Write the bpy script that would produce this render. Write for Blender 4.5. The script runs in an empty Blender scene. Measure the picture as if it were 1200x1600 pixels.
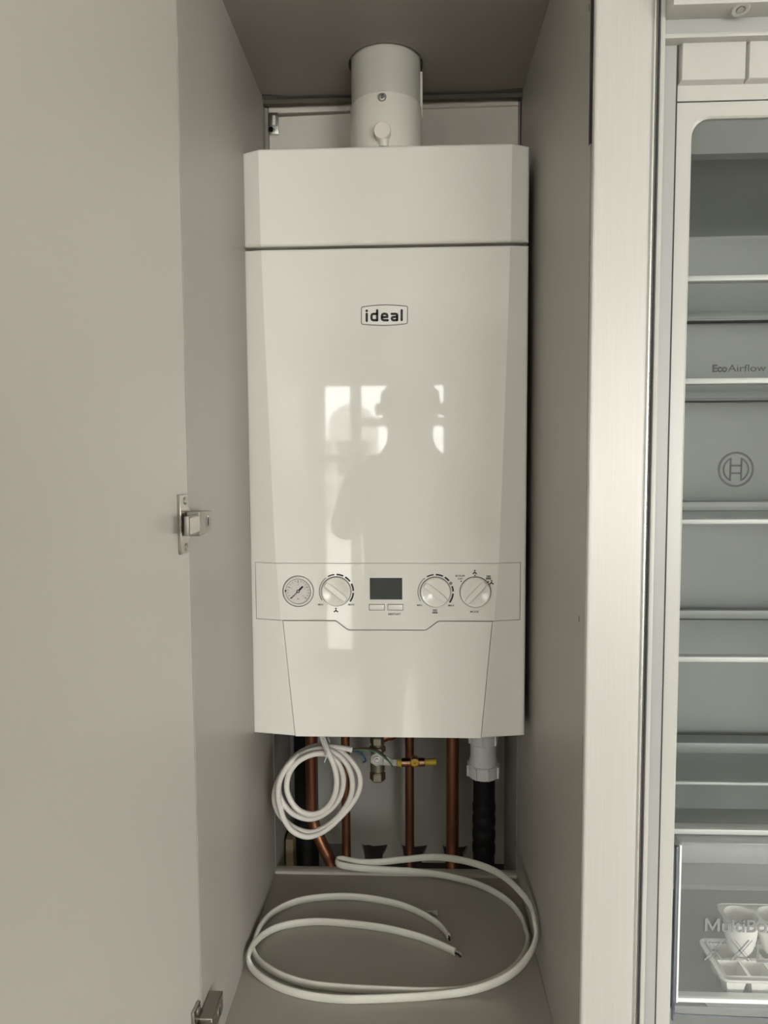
import bpy, bmesh, math, random
from mathutils import Vector, Matrix
random.seed(7)
C = bpy.context.scene.collection
PI = math.pi

# ------------------------------------------------------------------ camera model
F = 1075.0973
PITCH, YAW, ROLL = -0.07, -0.0415, -0.0057
CAM = Vector((0.0366, -0.9709, 0.391))
_fwd = Vector((math.sin(YAW)*math.cos(PITCH), math.cos(YAW)*math.cos(PITCH), math.sin(PITCH)))
_r0 = Vector((math.cos(YAW), -math.sin(YAW), 0)); _u0 = _r0.cross(_fwd)
RIGHT = math.cos(ROLL)*_r0 + math.sin(ROLL)*_u0
UP = -math.sin(ROLL)*_r0 + math.cos(ROLL)*_u0

def at(u, v, val, ax=1):
    """point of the real plane (Y = val by default) seen at photograph position u, v"""
    d = _fwd + RIGHT*((u-600)/F) - UP*((v-800)/F)
    return CAM + d*((val-CAM[ax])/d[ax])

# ------------------------------------------------------------------ materials
def mat(name, col, rough=0.5, metal=0.0, spec=0.5, noise=0.0, nscale=8.0, bump=0.0, bscale=200.0,
        stretch=(1, 1, 1), coat=0.0, aniso=0.0, col2=None):
    m = bpy.data.materials.new(name); m.use_nodes = True
    nt = m.node_tree; b = nt.nodes['Principled BSDF']
    b.inputs['Base Color'].default_value = (*col, 1)
    b.inputs['Roughness'].default_value = rough
    b.inputs['Metallic'].default_value = metal
    b.inputs['Specular IOR Level'].default_value = spec
    b.inputs['Coat Weight'].default_value = coat
    b.inputs['Coat Roughness'].default_value = 0.03
    tc = nt.nodes.new('ShaderNodeTexCoord')
    if noise > 0:
        mp = nt.nodes.new('ShaderNodeMapping'); mp.inputs['Scale'].default_value = stretch
        nz = nt.nodes.new('ShaderNodeTexNoise'); nz.inputs['Scale'].default_value = nscale
        nz.inputs['Detail'].default_value = 4
        rp = nt.nodes.new('ShaderNodeValToRGB')
        c2 = col2 or tuple(max(0, c*(1-noise)) for c in col)
        rp.color_ramp.elements[0].position = .3; rp.color_ramp.elements[1].position = .7
        rp.color_ramp.elements[0].color = (*c2, 1); rp.color_ramp.elements[1].color = (*col, 1)
        nt.links.new(tc.outputs['Object'], mp.inputs['Vector']); nt.links.new(mp.outputs[0], nz.inputs['Vector'])
        nt.links.new(nz.outputs['Fac'], rp.inputs['Fac']); nt.links.new(rp.outputs['Color'], b.inputs['Base Color'])
    if bump > 0:
        mp2 = nt.nodes.new('ShaderNodeMapping'); mp2.inputs['Scale'].default_value = stretch
        nb = nt.nodes.new('ShaderNodeTexNoise'); nb.inputs['Scale'].default_value = bscale; nb.inputs['Detail'].default_value = 3
        bp = nt.nodes.new('ShaderNodeBump'); bp.inputs['Strength'].default_value = bump; bp.inputs['Distance'].default_value = .001
        nt.links.new(tc.outputs['Object'], mp2.inputs['Vector']); nt.links.new(mp2.outputs[0], nb.inputs['Vector'])
        nt.links.new(nb.outputs['Fac'], bp.inputs['Height']); nt.links.new(bp.outputs['Normal'], b.inputs['Normal'])
    if aniso > 0:
        b.inputs['Anisotropic'].default_value = aniso
        tg = nt.nodes.new('ShaderNodeTangent'); tg.direction_type = 'RADIAL'; tg.axis = 'Z'
        b.inputs['Anisotropic Rotation'].default_value = 0.0
        nt.links.new(tg.outputs[0], b.inputs['Tangent'])
    return m

def clear_mat(name, tint, rough=0.05, ior=1.45, haze=0.0):
    m = bpy.data.materials.new(name); m.use_nodes = True; nt = m.node_tree
    nt.nodes.remove(nt.nodes['Principled BSDF']); out = nt.nodes['Material Output']
    tr = nt.nodes.new('ShaderNodeBsdfTransparent'); tr.inputs['Color'].default_value = (*tint, 1)
    gl = nt.nodes.new('ShaderNodeBsdfGlossy'); gl.inputs['Roughness'].default_value = rough
    lw = nt.nodes.new('ShaderNodeFresnel'); lw.inputs['IOR'].default_value = ior
    mx = nt.nodes.new('ShaderNodeMixShader')
    ge = nt.nodes.new('ShaderNodeNewGeometry'); mu = nt.nodes.new('ShaderNodeMath'); mu.operation = 'MULTIPLY'
    iv = nt.nodes.new('ShaderNodeMath'); iv.operation = 'SUBTRACT'; iv.inputs[0].default_value = 1.0   # one reflection per sheet: only where light enters
    nt.links.new(ge.outputs['Backfacing'], iv.inputs[1]); nt.links.new(iv.outputs[0], mu.inputs[0]); nt.links.new(lw.outputs[0], mu.inputs[1])
    nt.links.new(mu.outputs[0], mx.inputs[0]); nt.links.new(tr.outputs[0], mx.inputs[1]); nt.links.new(gl.outputs[0], mx.inputs[2])
    last = mx
    if haze:
        df = nt.nodes.new('ShaderNodeBsdfDiffuse'); df.inputs['Color'].default_value = (.55, .56, .55, 1)
        m2 = nt.nodes.new('ShaderNodeMixShader'); m2.inputs[0].default_value = haze
        nt.links.new(mx.outputs[0], m2.inputs[1]); nt.links.new(df.outputs[0], m2.inputs[2]); last = m2
    nt.links.new(last.outputs[0], out.inputs['Surface'])
    return m

M = dict(
    white=mat('boiler_white_plastic', (.80, .79, .735), .03, spec=.5),
    white_knob=mat('knob_white', (.79, .78, .725), .18),
    badge=mat('badge_white', (.84, .83, .78), .25),
    dark=mat('dark_chassis', (.003, .003, .003), .9, spec=.1),
    ink=mat('black_ink', (.012, .012, .014), .5),
    greyink=mat('grey_ink', (.10, .105, .10), .5),
    lineink=mat('grey_outline', (.10, .095, .085), .5),
    lcd=mat('lcd_screen', (.035, .041, .037), .25),
    dial=mat('dial_face', (.66, .62, .595), .4),
    bezel=mat('gauge_bezel', (.72, .71, .67), .2),
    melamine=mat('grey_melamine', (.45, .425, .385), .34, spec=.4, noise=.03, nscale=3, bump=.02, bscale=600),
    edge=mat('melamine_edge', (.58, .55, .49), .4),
    carcass=mat('grey_melamine_sides', (.325, .308, .272), .40, spec=.35, noise=.03, nscale=3),  # door melamine darkened; the side panels' shade is in this colour
    topmel=mat('grey_melamine_carcass', (.285, .268, .238), .42, spec=.35, noise=.04, nscale=3),  # darker again for top and frame boards, their shade put in the colour
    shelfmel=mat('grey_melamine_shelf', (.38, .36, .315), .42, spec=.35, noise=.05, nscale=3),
    flue=mat('flue_white_paint', (.56, .545, .495), .33, bump=.02, bscale=400),
    flue2=mat('flue_white_plastic', (.78, .745, .68), .28),
    plaster=mat('wall_plaster', (.41, .40, .365), .85, noise=.14, nscale=6, bump=.2, bscale=60),
    board=mat('pale_board', (.70, .655, .585), .7, noise=.1, nscale=9),
    paint=mat('room_paint', (.74, .73, .70), .8, noise=.03),
    ceil=mat('ceiling_paint', (.82, .82, .80), .85, noise=.02),
    floorw=mat('floor_laminate', (.34, .29, .24), .4, noise=.3, nscale=5, stretch=(12, 1, 1)),
    void=mat('dark_rubble', (.045, .04, .034), .95, noise=.4, nscale=20),  # near-black so the void behind the plaster looks unlit; shade in the colour
    rail=mat('dark_board_edge', (.10, .088, .068), .8),
    wood=mat('raw_timber', (.24, .18, .10), .8, noise=.4, nscale=12, stretch=(4, 4, 1)),
    copper=mat('aged_copper', (.30, .125, .068), .40, metal=.85, noise=.35, nscale=14, stretch=(1, 1, .3)),
    copper_bright=mat('bright_copper', (.75, .40, .24), .25, metal=1, noise=.25, nscale=20),
    brass=mat('nickel_brass', (.42, .39, .31), .36, metal=.9, noise=.3, nscale=40),
    steel=mat('zinc_steel', (.62, .62, .58), .3, metal=1, noise=.2, nscale=60),
    nickel=mat('nickel_hinge', (.44, .41, .365), .24, metal=1),
    nickel_link=mat('brushed_nickel', (.34, .315, .28), .35, metal=1),
    nickel_dark=mat('hinge_shadow_metal', (.05, .048, .045), .45, metal=.6),
    blackpipe=mat('black_rubber', (.008, .008, .009), .55, spec=.2, bump=.1, bscale=120),
    pvc=mat('grey_white_pvc', (.72, .73, .72), .35),
    cable=mat('white_flex', (.72, .69, .64), .38),
    flatcable=mat('flat_white_cable', (.63, .62, .55), .45, noise=.08, nscale=20),
    blue=mat('blue_insulation', (.02, .07, .15), .4),
    brown=mat('brown_insulation', (.08, .04, .025), .4),
    green=mat('green_insulation', (.10, .20, .14), .4),
    yellow=mat('yellow_plastic', (.55, .40, .03), .4),
    brushed=mat('brushed_steel', (.53, .512, .48), .55, metal=.26, noise=.06, nscale=700, stretch=(1.6, 1.6, .02), aniso=.75),
    polished=mat('polished_trim', (.80, .79, .75), .25, metal=.9),
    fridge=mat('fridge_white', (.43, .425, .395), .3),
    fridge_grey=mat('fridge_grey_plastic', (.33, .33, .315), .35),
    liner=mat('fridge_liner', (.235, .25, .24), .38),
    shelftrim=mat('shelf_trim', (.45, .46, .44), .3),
    gasket=mat('dark_gasket', (.035, .034, .033), .7),  # dark fill standing in for the shade inside gaps
    clear=clear_mat('clear_plastic', (.955, .96, .96), ior=1.35, haze=.10),
    hazy=clear_mat('hazy_plastic', (.93, .94, .94), ior=1.35, haze=.30),
    clear_edge=mat('clear_plastic_edge', (.16, .17, .20), .15),
    clear_rim=mat('clear_plastic_rim', (.80, .82, .80), .15),
    glass=clear_mat('shelf_glass', (.975, .985, .98), ior=1.22),
    pane=clear_mat('window_pane', (.96, .97, .97)),
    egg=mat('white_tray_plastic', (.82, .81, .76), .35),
    fridge_ink=mat('fridge_print', (.06, .064, .06), .5),
    emboss=mat('embossed_letter', (.21, .215, .215), .4),
    upvc=mat('window_frame_white', (.74, .74, .72), .35),
    cloth=mat('dark_clothing', (.045, .045, .05), .9, noise=.2),
    skin=mat('skin', (.45, .28, .20), .5),
    hair=mat('dark_hair', (.02, .016, .012), .6),
    concrete=mat('balcony_concrete', (.55, .54, .52), .9, noise=.15),
    render_wall=mat('grey_render', (.48, .48, .47), .9),
    win_dark=mat('far_window', (.06, .07, .08), .2),
    phone=mat('phone_body', (.02, .02, .022), .3),
)

# ------------------------------------------------------------------ mesh builder
class MB:
    def __init__(s): s.bm = bmesh.new()
    def v(s, p): return s.bm.verts.new(p)
    def f(s, vs):
        try: return s.bm.faces.new(vs)
        except ValueError: return None
    def box(s, x0, x1, y0, y1, z0, z1, bev=0, seg=2):
        r = bmesh.ops.create_cube(s.bm, size=1)
        vs = r['verts']
        for q in vs:
            q.co = Vector((x0+(q.co.x+.5)*(x1-x0), y0+(q.co.y+.5)*(y1-y0), z0+(q.co.z+.5)*(z1-z0)))
        if bev:
            es = list({e for q in vs for e in q.link_edges})
            bmesh.ops.bevel(s.bm, geom=es, offset=bev, segments=seg, affect='EDGES', profile=.5)
        return s
    def prism(s, pts, y0, y1):
        """polygon of (x, z) points, from y0 (front) back to y1"""
        a = [s.v((x, y0, z)) for x, z in pts]; b = [s.v((x, y1, z)) for x, z in pts]
        s.f(a); s.f(b[::-1])
        n = len(pts)
        for i in range(n): s.f([a[i], b[i], b[(i+1) % n], a[(i+1) % n]])
        return s
    def poly3(s, pts, d):
        """planar polygon of 3-D points pushed along d"""
        d = Vector(d); a = [s.v(p) for p in pts]; b = [s.v(Vector(p)+d) for p in pts]
        s.f(a); s.f(b[::-1]); n = len(pts)
        for i in range(n): s.f([a[i], b[i], b[(i+1) % n], a[(i+1) % n]])
        return s
    def lathe(s, prof, o, axis=(0, 0, 1), seg=40, cap=True):
        """profile of (radius, height) around axis from o"""
        ax = Vector(axis).normalized(); q = ax.to_track_quat('Z', 'Y'); o = Vector(o); rings = []
        for r, h in prof:
            if r < 1e-6: rings.append([s.v(o+q @ Vector((0, 0, h)))]); continue
            rings.append([s.v(o+q @ Vector((r*math.cos(2*PI*i/seg), r*math.sin(2*PI*i/seg), h))) for i in range(seg)])
        for A, B in zip(rings, rings[1:]):
            for i in range(seg):
                j = (i+1) % seg
                if len(A) == 1 and len(B) == 1: continue
                if len(A) == 1: s.f([A[0], B[i], B[j]])
                elif len(B) == 1: s.f([A[i], A[j], B[0]])
                else: s.f([A[i], A[j], B[j], B[i]])
        if cap:
            if len(rings[0]) > 1: s.f(rings[0][::-1])
            if len(rings[-1]) > 1: s.f(rings[-1])
        return s
    def cyl(s, p0, p1, r, seg=32, bev=0):
        p0, p1 = Vector(p0), Vector(p1); L = (p1-p0).length
        pr = [(r, 0), (r, L)] if not bev else [(r-bev, 0), (r, bev), (r, L-bev), (r-bev, L)]
        return s.lathe(pr, p0, p1-p0, seg)
    def sweep(s, pts, prof, up=None, closed_prof=True, cap=True):
        """sweep a closed 2-D profile along 3-D points; up fixes the profile's second axis, else parallel transport"""
        pts = [Vector(p) for p in pts]; n = len(pts); rings = []
        t0 = (pts[1]-pts[0]).normalized()
        ref = Vector(up) if up is not None else (Vector((0, 0, 1)) if abs(t0.z) < .9 else Vector((1, 0, 0)))
        nrm = None
        for i, p in enumerate(pts):
            t = (pts[min(i+1, n-1)]-pts[max(i-1, 0)]).normalized()
            if up is not None:
                uu = ref if not callable(up) else up(i)
                b = t.cross(uu).normalized(); u = b.cross(t).normalized()
            else:
                if nrm is None: nrm = (ref-t*ref.dot(t)).normalized()
                else: nrm = (nrm-t*nrm.dot(t)).normalized()
                u = nrm; b = t.cross(u)
            rings.append([s.v(p+b*x+u*y) for x, y in prof])
        m = len(prof)
        for A, B in zip(rings, rings[1:]):
            for i in range(m): s.f([A[i], A[(i+1) % m], B[(i+1) % m], B[i]])
        if cap: s.f(rings[0][::-1]); s.f(rings[-1])
        return s
    def tube(s, pts, r, seg=12):
        return s.sweep(pts, [(r*math.cos(2*PI*i/seg), r*math.sin(2*PI*i/seg)) for i in range(seg)])
    def stroke(s, pts, w, y, t=.00025, closed=False, caps=False, seg=10):
        """flat printed line through (x, z) points"""
        P = [Vector((a, b)) for a, b in pts]; n = len(P); L, Rr = [], []
        for i in range(n):
            pa = P[i-1] if (i > 0 or closed) else P[i]; pb = P[(i+1) % n] if (i < n-1 or closed) else P[i]
            d1 = (P[i]-pa); d2 = (pb-P[i])
            d1 = d1.normalized() if d1.length > 1e-9 else d2.normalized()
            d2 = d2.normalized() if d2.length > 1e-9 else d1
            n1 = Vector((-d1.y, d1.x)); n2 = Vector((-d2.y, d2.x)); mm = (n1+n2)
            mm = mm.normalized() if mm.length > 1e-6 else n1
            k = w/2/max(.5, mm.dot(n1))
            L.append(P[i]+mm*k); Rr.append(P[i]-mm*k)
        rng = range(n if closed else n-1)
        for i in rng:
            j = (i+1) % n
            q = [L[i], L[j], Rr[j], Rr[i]]
            s.poly3([(c.x, y, c.y) for c in q], (0, t, 0))
        if caps:
            for c in (P[0], P[-1]): s.disc(c.x, c.y, w/2, y, t, seg)
        return s
    def disc(s, x, z, r, y, t=.00025, seg=16):
        return s.poly3([(x+r*math.cos(2*PI*i/seg), y, z+r*math.sin(2*PI*i/seg)) for i in range(seg)], (0, t, 0))
    def text(s, txt, h, x, z, y, align='CENTER', off=0.0, t=.0002, sx=1.0):
        """letters standing in the XZ plane, cap height h, baseline at z"""
        cu = bpy.data.curves.new('lettering', 'FONT'); cu.body = txt; cu.size = h/.729; cu.align_x = align; cu.offset = off
        ob = bpy.data.objects.new('lettering', cu); C.objects.link(ob); bpy.context.view_layer.update()
        me = bpy.data.meshes.new_from_object(ob.evaluated_get(bpy.context.evaluated_depsgraph_get()))
        bpy.data.objects.remove(ob)
        b2 = bmesh.new(); b2.from_mesh(me)
        r = bmesh.ops.extrude_face_region(b2, geom=list(b2.faces))
        for q in r['geom']:
            if isinstance(q, bmesh.types.BMVert): q.co.z += t
        for q in b2.verts: q.co = Vector((x+q.co.x*sx, y+t-q.co.z, z+q.co.y))
        b2.to_mesh(me); b2.free(); s.bm.from_mesh(me); bpy.data.meshes.remove(me)
        return s
    def build(s, name, m, parent=None, smooth=35, bevel=0, seg=2, bang=40, fixn=True):
        if fixn: bmesh.ops.recalc_face_normals(s.bm, faces=list(s.bm.faces))
        off = Vector((0, 0, 0)); p = parent
        while p is not None: off += Vector(p.location); p = p.parent
        for q in s.bm.verts: q.co -= off
        me = bpy.data.meshes.new(name); s.bm.to_mesh(me); s.bm.free()
        me.materials.append(m)
        for pl in me.polygons: pl.use_smooth = True
        me.set_sharp_from_angle(angle=math.radians(smooth))
        o = bpy.data.objects.new(name, me); C.objects.link(o)
        if parent is not None: o.parent = parent
        if bevel:
            b = o.modifiers.new('bevel', 'BEVEL'); b.width = bevel; b.segments = seg
            b.limit_method = 'ANGLE'; b.angle_limit = math.radians(bang)
        return o

def tag(o, label=None, cat=None, group=None, kind=None):
    if label: o['label'] = label
    if cat: o['category'] = cat
    if group: o['group'] = group
    if kind: o['kind'] = kind
    return o
def thing(name, label, cat, loc=(0, 0, 0), group=None):
    o = bpy.data.objects.new(name, None); C.objects.link(o); o.location = loc; o.empty_display_size = .05
    return tag(o, label, cat, group)
def cr(pts, n=8, closed=False):
    """Catmull-Rom through points"""
    P = [Vector(p) for p in pts]; out = []; m = len(P)
    for i in range(m if closed else m-1):
        g = (lambda k: P[k % m]) if closed else (lambda k: P[min(max(k, 0), m-1)])
        a, b, c, d = g(i-1), g(i), g(i+1), g(i+2)
        for k in range(n):
            t = k/n
            out.append(.5*((2*b)+(c-a)*t+(2*a-5*b+4*c-d)*t*t+(3*b-a-3*c+d)*t**3))
    if not closed: out.append(P[-1])
    return out
def arc(cx, cz, r, a0, a1, n=16):
    return [(cx+r*math.cos(math.radians(a0+(a1-a0)*i/n)), cz+r*math.sin(math.radians(a0+(a1-a0)*i/n))) for i in range(n+1)]

# ------------------------------------------------------------------ key dimensions (metres, boiler's lower front edge at the origin)
XL, XR = -0.195, 0.207          # cupboard inner faces
YB = 0.131                      # back edge of the cupboard boards
ZT, ZB = 0.960, -0.2932         # underside of the top board, top of the shelf
YF = -0.267                     # front edge of the cupboard boards
YW = 0.285                      # wall behind the boiler
FLOOR, CEIL = -1.10, 1.35
RX0, RX1, RY0 = -2.3, 2.7, -4.0 # room

# ------------------------------------------------------------------ room
def struct(mb, name, m, **k): return tag(mb.build(name, m, **k), kind='structure')
struct(MB().box(RX0-.1, RX1+.1, RY0-.1, .6, FLOOR-.1, FLOOR), 'floor', M['floorw'])
struct(MB().box(RX0-.1, RX1+.1, RY0-.1, .6, CEIL, CEIL+.1), 'ceiling', M['ceil'])
struct(MB().box(RX0-.1, RX0, RY0-.1, .6, FLOOR, CEIL), 'wall_left', M['paint'])
# wall behind the boiler, its plaster broken away around the pipes at the bottom
zlow = at(620, 1347, YW).z
def wx(u): return at(u, 1320, YW).x
def wz(v): return at(640, v, YW).z
low = [(RX0, zlow)]
low += [(wx(438), zlow), (wx(440), wz(1322)), (wx(534), wz(1320)), (wx(536), zlow)]
for a, b in ((565, 606), (627, 668), (691, 732)):
    low += [(wx(a+5), zlow), (wx(a+3), wz(1331)), (wx(a), wz(1319)), (wx(a+4), wz(1322)), (wx(a+10), wz(1321)),
            (wx(a+19), wz(1323)), (wx(b-12), wz(1322)), (wx(b-5), wz(1321)), (wx(b), wz(1320)), (wx(b-4), wz(1330)), (wx(b-8), wz(1337)), (wx(b-9), zlow)]
low += [(RX1, zlow)]
struct(MB().prism(low+[(RX1, CEIL), (RX0, CEIL)], YW, YW+.012), 'wall_back', M['plaster'])
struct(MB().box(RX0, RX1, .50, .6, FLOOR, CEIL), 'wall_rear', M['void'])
# right wall with its wide window
def wall_with_opening(name, axis, c0, c1, a0, a1, z0, z1, o0, o1, oz0, oz1, m):
    mb = MB()
    for p, q, r, t in ((a0, o0, z0, z1), (o1, a1, z0, z1), (o0, o1, z0, oz0), (o0, o1, oz1, z1)):
        if q-p < 1e-4 or t-r < 1e-4: continue
        if axis == 'x': mb.box(p, q, c0, c1, r, t)
        else: mb.box(c0, c1, p, q, r, t)
    return struct(mb, name, m)
WY0, WY1, WZ0, WZ1 = -3.1, -1.3, -.35, .75
def right_wall():
    mb = MB(); mb.box(RX1, RX1+.1, RY0-.1, WY0, FLOOR, CEIL).box(RX1, RX1+.1, WY1, .6, FLOOR, CEIL)
    mb.box(RX1, RX1+.1, WY0, WY1, FLOOR, WZ0).box(RX1, RX1+.1, WY0, WY1, WZ1, CEIL)
    struct(mb, 'wall_right', M['paint'])
    mb = MB(); f = .05; x0, x1 = RX1+.02, RX1+.07; ym = (WY0+WY1)/2
    mb.box(x0, x1, WY0, WY0+f, WZ0, WZ1).box(x0, x1, WY1-f, WY1, WZ0, WZ1).box(x0, x1, WY0, WY1, WZ0, WZ0+f).box(x0, x1, WY0, WY1, WZ1-f, WZ1).box(x0, x1, ym-.035, ym+.035, WZ0, WZ1)
    w = struct(mb, 'window_4', M['upvc'])
    MB().box(RX1+.043, RX1+.047, WY0+f, WY1-f, WZ0+f, WZ1-f).build('pane', M['pane'], w)
right_wall()
DX0, DX1, DZ0, DZ1 = -0.66, 0.33, -1.06, 1.0
WINS = [(-2.28, -1.2, -.42, 0.98), (.92, 2.65, -.42, 0.98)]  # windows added for frontal light, outside the boiler's reflection
def front_wall():
    mb = MB(); y0, y1 = RY0-.1, RY0; x = RX0-.1
    for a, b, c, d in sorted(WINS+[(DX0, DX1, DZ0, DZ1)]):
        mb.box(x, a, y0, y1, FLOOR, CEIL).box(a, b, y0, y1, FLOOR, c).box(a, b, y0, y1, d, CEIL); x = b
    mb.box(x, RX1+.1, y0, y1, FLOOR, CEIL)
    struct(mb, 'wall_front', M['paint'])
front_wall()
def side_window(n, a, b, c, d):
    mb = MB(); f = .05; y0, y1 = RY0-.07, RY0-.02; xm = (a+b)/2
    mb.box(a, a+f, y0, y1, c, d).box(b-f, b, y0, y1, c, d).box(a, b, y0, y1, c, c+f).box(a, b, y0, y1, d-f, d).box(xm-.035, xm+.035, y0, y1, c, d)
    w = struct(mb, 'window_%d' % n, M['upvc'])
    MB().box(a+f, b-f, RY0-.047, RY0-.043, c+f, d-f).build('pane', M['pane'], w)
side_window(1, *WINS[1]); side_window(3, *WINS[0])  # unseen windows, both added to light the cupboard
def balcony_window():
    mb = MB(); y0, y1 = RY0-.07, RY0-.02; f = .07
    mb.box(DX0, DX0+f, y0, y1, DZ0, DZ1).box(DX1-f, DX1, y0, y1, DZ0, DZ1)
    mb.box(DX0, DX1, y0, y1, DZ0, DZ0+.09).box(DX0, DX1, y0, y1, DZ1-.05, DZ1)
    mb.box(-.41, -.33, y0, y1, DZ0, DZ1)
    mb.box(DX0, DX1, y0, y1, .40, .46)
    mb.box(-.33, DX1, y0, y1, .66, .72)
    w = struct(mb, 'window_2', M['upvc'])
    MB().box(DX0+f, DX1-f, RY0-.047, RY0-.043, DZ0+.09, DZ1-.05).build('pane', M['pane'], w)
balcony_window()
struct(MB().box(-9, 9, -16, RY0-.1, FLOOR-.15, FLOOR-.04).box(RX1+.1, 12, RY0-.1, 3, FLOOR-.15, FLOOR-.04), 'ground', M['concrete'])
def far_block():
    t = thing('apartment_block', 'grey round-roofed apartment block outside beyond the glazed balcony door', 'building', (-1.3, -14.5, FLOOR-.04))
    prof = [(-2.6, FLOOR-.04), (-.74, FLOOR-.04), (-.74, 1.15)]+arc(-1.27, 1.15, .53, 0, 180, 12)+[(-1.8, .95), (-2.6, .95)]
    MB().prism(prof, -14, -15).build('wall', M['render_wall'], t)
    for i in range(4):
        for k in range(4):
            MB().box(-2.42+i*.42, -2.16+i*.42, -13.99, -13.96, -.75+k*.46, -.50+k*.46).build('window', M['win_dark'], t)
far_block()

# ------------------------------------------------------------------ boiler cupboard
cab = thing('boiler_cupboard', 'tall grey melamine cupboard standing open around the white boiler', 'cupboard', (.006, -.07, ZB-.018))
T = .018
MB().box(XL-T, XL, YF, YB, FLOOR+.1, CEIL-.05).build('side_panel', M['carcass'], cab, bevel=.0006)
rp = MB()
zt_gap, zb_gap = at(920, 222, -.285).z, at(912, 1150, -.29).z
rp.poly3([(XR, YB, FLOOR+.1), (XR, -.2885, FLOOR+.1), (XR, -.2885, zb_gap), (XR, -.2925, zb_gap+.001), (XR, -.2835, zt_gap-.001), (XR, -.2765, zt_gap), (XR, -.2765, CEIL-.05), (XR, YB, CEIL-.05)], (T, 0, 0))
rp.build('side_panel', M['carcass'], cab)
# top board with its round cut-out for the flue, and the dark ring of the gap
FX, FY, FR = at(603, 190, .165).x, .185, .0535
def board_with_hole(x0, x1, y0, y1, z0, z1, cx, cy, r, n=48):
    mb = MB(); inner, outer = [], []
    for i in range(n):
        a = 2*PI*(i+.5)/n; dx, dy = math.cos(a), math.sin(a)
        inner.append((cx+r*dx, cy+r*dy))
        k = min((x1-cx)/dx if dx > 0 else (x0-cx)/dx if dx < 0 else 9, (y1-cy)/dy if dy > 0 else (y0-cy)/dy if dy < 0 else 9)
        outer.append((cx+k*dx, cy+k*dy))
    vi = {}
    for z in (z0, z1):
        vi[z] = ([mb.v((x, y, z)) for x, y in inner], [mb.v((x, y, z)) for x, y in outer])
    for i in range(n):
        j = (i+1) % n
        for z in (z0, z1): mb.f([vi[z][0][i], vi[z][0][j], vi[z][1][j], vi[z][1][i]])
        for k in (0, 1): mb.f([vi[z0][k][i], vi[z0][k][j], vi[z1][k][j], vi[z1][k][i]])
    return mb
YTB = YB
# the flue passes the board just behind its middle: the hole reaches into the board's back half
FY = .056
FX = at(603, 150, FY).x
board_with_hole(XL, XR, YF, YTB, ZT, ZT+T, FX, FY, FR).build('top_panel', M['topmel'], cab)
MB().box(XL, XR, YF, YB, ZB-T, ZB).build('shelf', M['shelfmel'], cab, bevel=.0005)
MB().box(XL, XR, YB-.003, YB+.014, ZB-.016, ZB+.0045, bev=.0008).build('shelf_lip', M['edge'], cab)
# upper frame behind the boards
MB().box(XL, XR, YB+.004, YB+.012, ZT-.0085, ZT-.0025).build('back_rail', M['rail'], cab)
for a, b in ((XL-.004, XL+.0002), (XR-.0002, XR+.004)):
    MB().box(a, b, YB+.004, YW-.002, FLOOR+.2, ZT+.015).build('corner_strip', M['topmel'], cab)  # extended full height to the wall, added to block stray light
MB().box(XL, XR, YB, YW-.002, ZT+.001, ZT+.012).build('closing_board', M['topmel'], cab)
YCB = .150
zb0, zb1 = at(480, 181, YCB).z, at(480, 157, YCB).z
zr0 = at(760, 168, YCB).z
xa_, xb_ = at(420, 200, YCB).x, at(810, 200, YCB).x
MB().prism([(xa_, at(480, 175.5, YCB).z), (xb_, at(760, 165.5, YCB).z), (xb_, zb1+.03), (xa_, zb1+.03)], YCB, YCB+.012).build('cross_board', M['board'], cab, bevel=.0006)
MB().prism([(xa_, .826), (xb_, .826), (xb_, at(760, 166, YCB+.004).z), (at(600, 171, YCB).x, at(600, 171, YCB+.004).z), (at(548, 175.5, YCB).x, at(548, 177.5, YCB+.004).z), (xa_, at(480, 182, YCB+.004).z)], YCB+.004, YCB+.014).build('back_board', M['board'], cab)
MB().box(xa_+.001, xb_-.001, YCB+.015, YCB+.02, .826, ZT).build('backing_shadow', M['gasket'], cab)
for a, b in ((XL+.0006, xa_-.0004), (xb_+.0004, XR-.0018)):
    MB().box(a, b, YCB-.004, YCB+.012, .826, ZT-.009).build('corner_batten', M['topmel'], cab)
# steel fixing bracket behind
br = MB(); y = YCB-.0005
p0, p1 = at(420.5, 176.5, y), at(435.5, 209.5, y)
br.box(p0.x, p1.x, y-.0015, y+.004, p1.z, p0.z, bev=.0006)
brk = br.build('fixing_bracket', M['steel'], cab)
s0, s1 = at(426, 181, y), at(431, 196, y)
MB().box(s0.x, s1.x, y-.0021, y+.001, s1.z, s0.z, bev=.0003).build('slot', M['bezel'], brk)
q = at(423.5, 203, y); MB().lathe([(.004, 0), (.004, .001)], (q.x, y-.0024, q.z), (0, 1, 0), 16).build('hole', M['dark'], brk)
q = at(428.5, 204, y); MB().lathe([(0, 0), (.0017, .0004), (.0022, .0016)], (q.x, y-.0030, q.z), (0, 1, 0), 12).build('screw', M['steel'], brk)
# dark strips added as the shade in the gap beside the steel strip, above and below
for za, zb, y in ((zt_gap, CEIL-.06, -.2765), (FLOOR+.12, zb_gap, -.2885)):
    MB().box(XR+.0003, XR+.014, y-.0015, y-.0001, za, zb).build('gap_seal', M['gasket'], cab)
# scuffs on the right panel
for (u, v, w, h) in ((904.5, 967, 1.2, 9), (922, 378, 2, 5), (920.5, 12, 1.2, 9)):
    q = at(u, v, XR-.0002, 0)
    MB().box(XR-.0003, XR+.001, q.y-w*.0009, q.y+w*.0009, q.z-h*.00032, q.z+h*.00032).build('scuff_mark', M['greyink'], cab)
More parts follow.
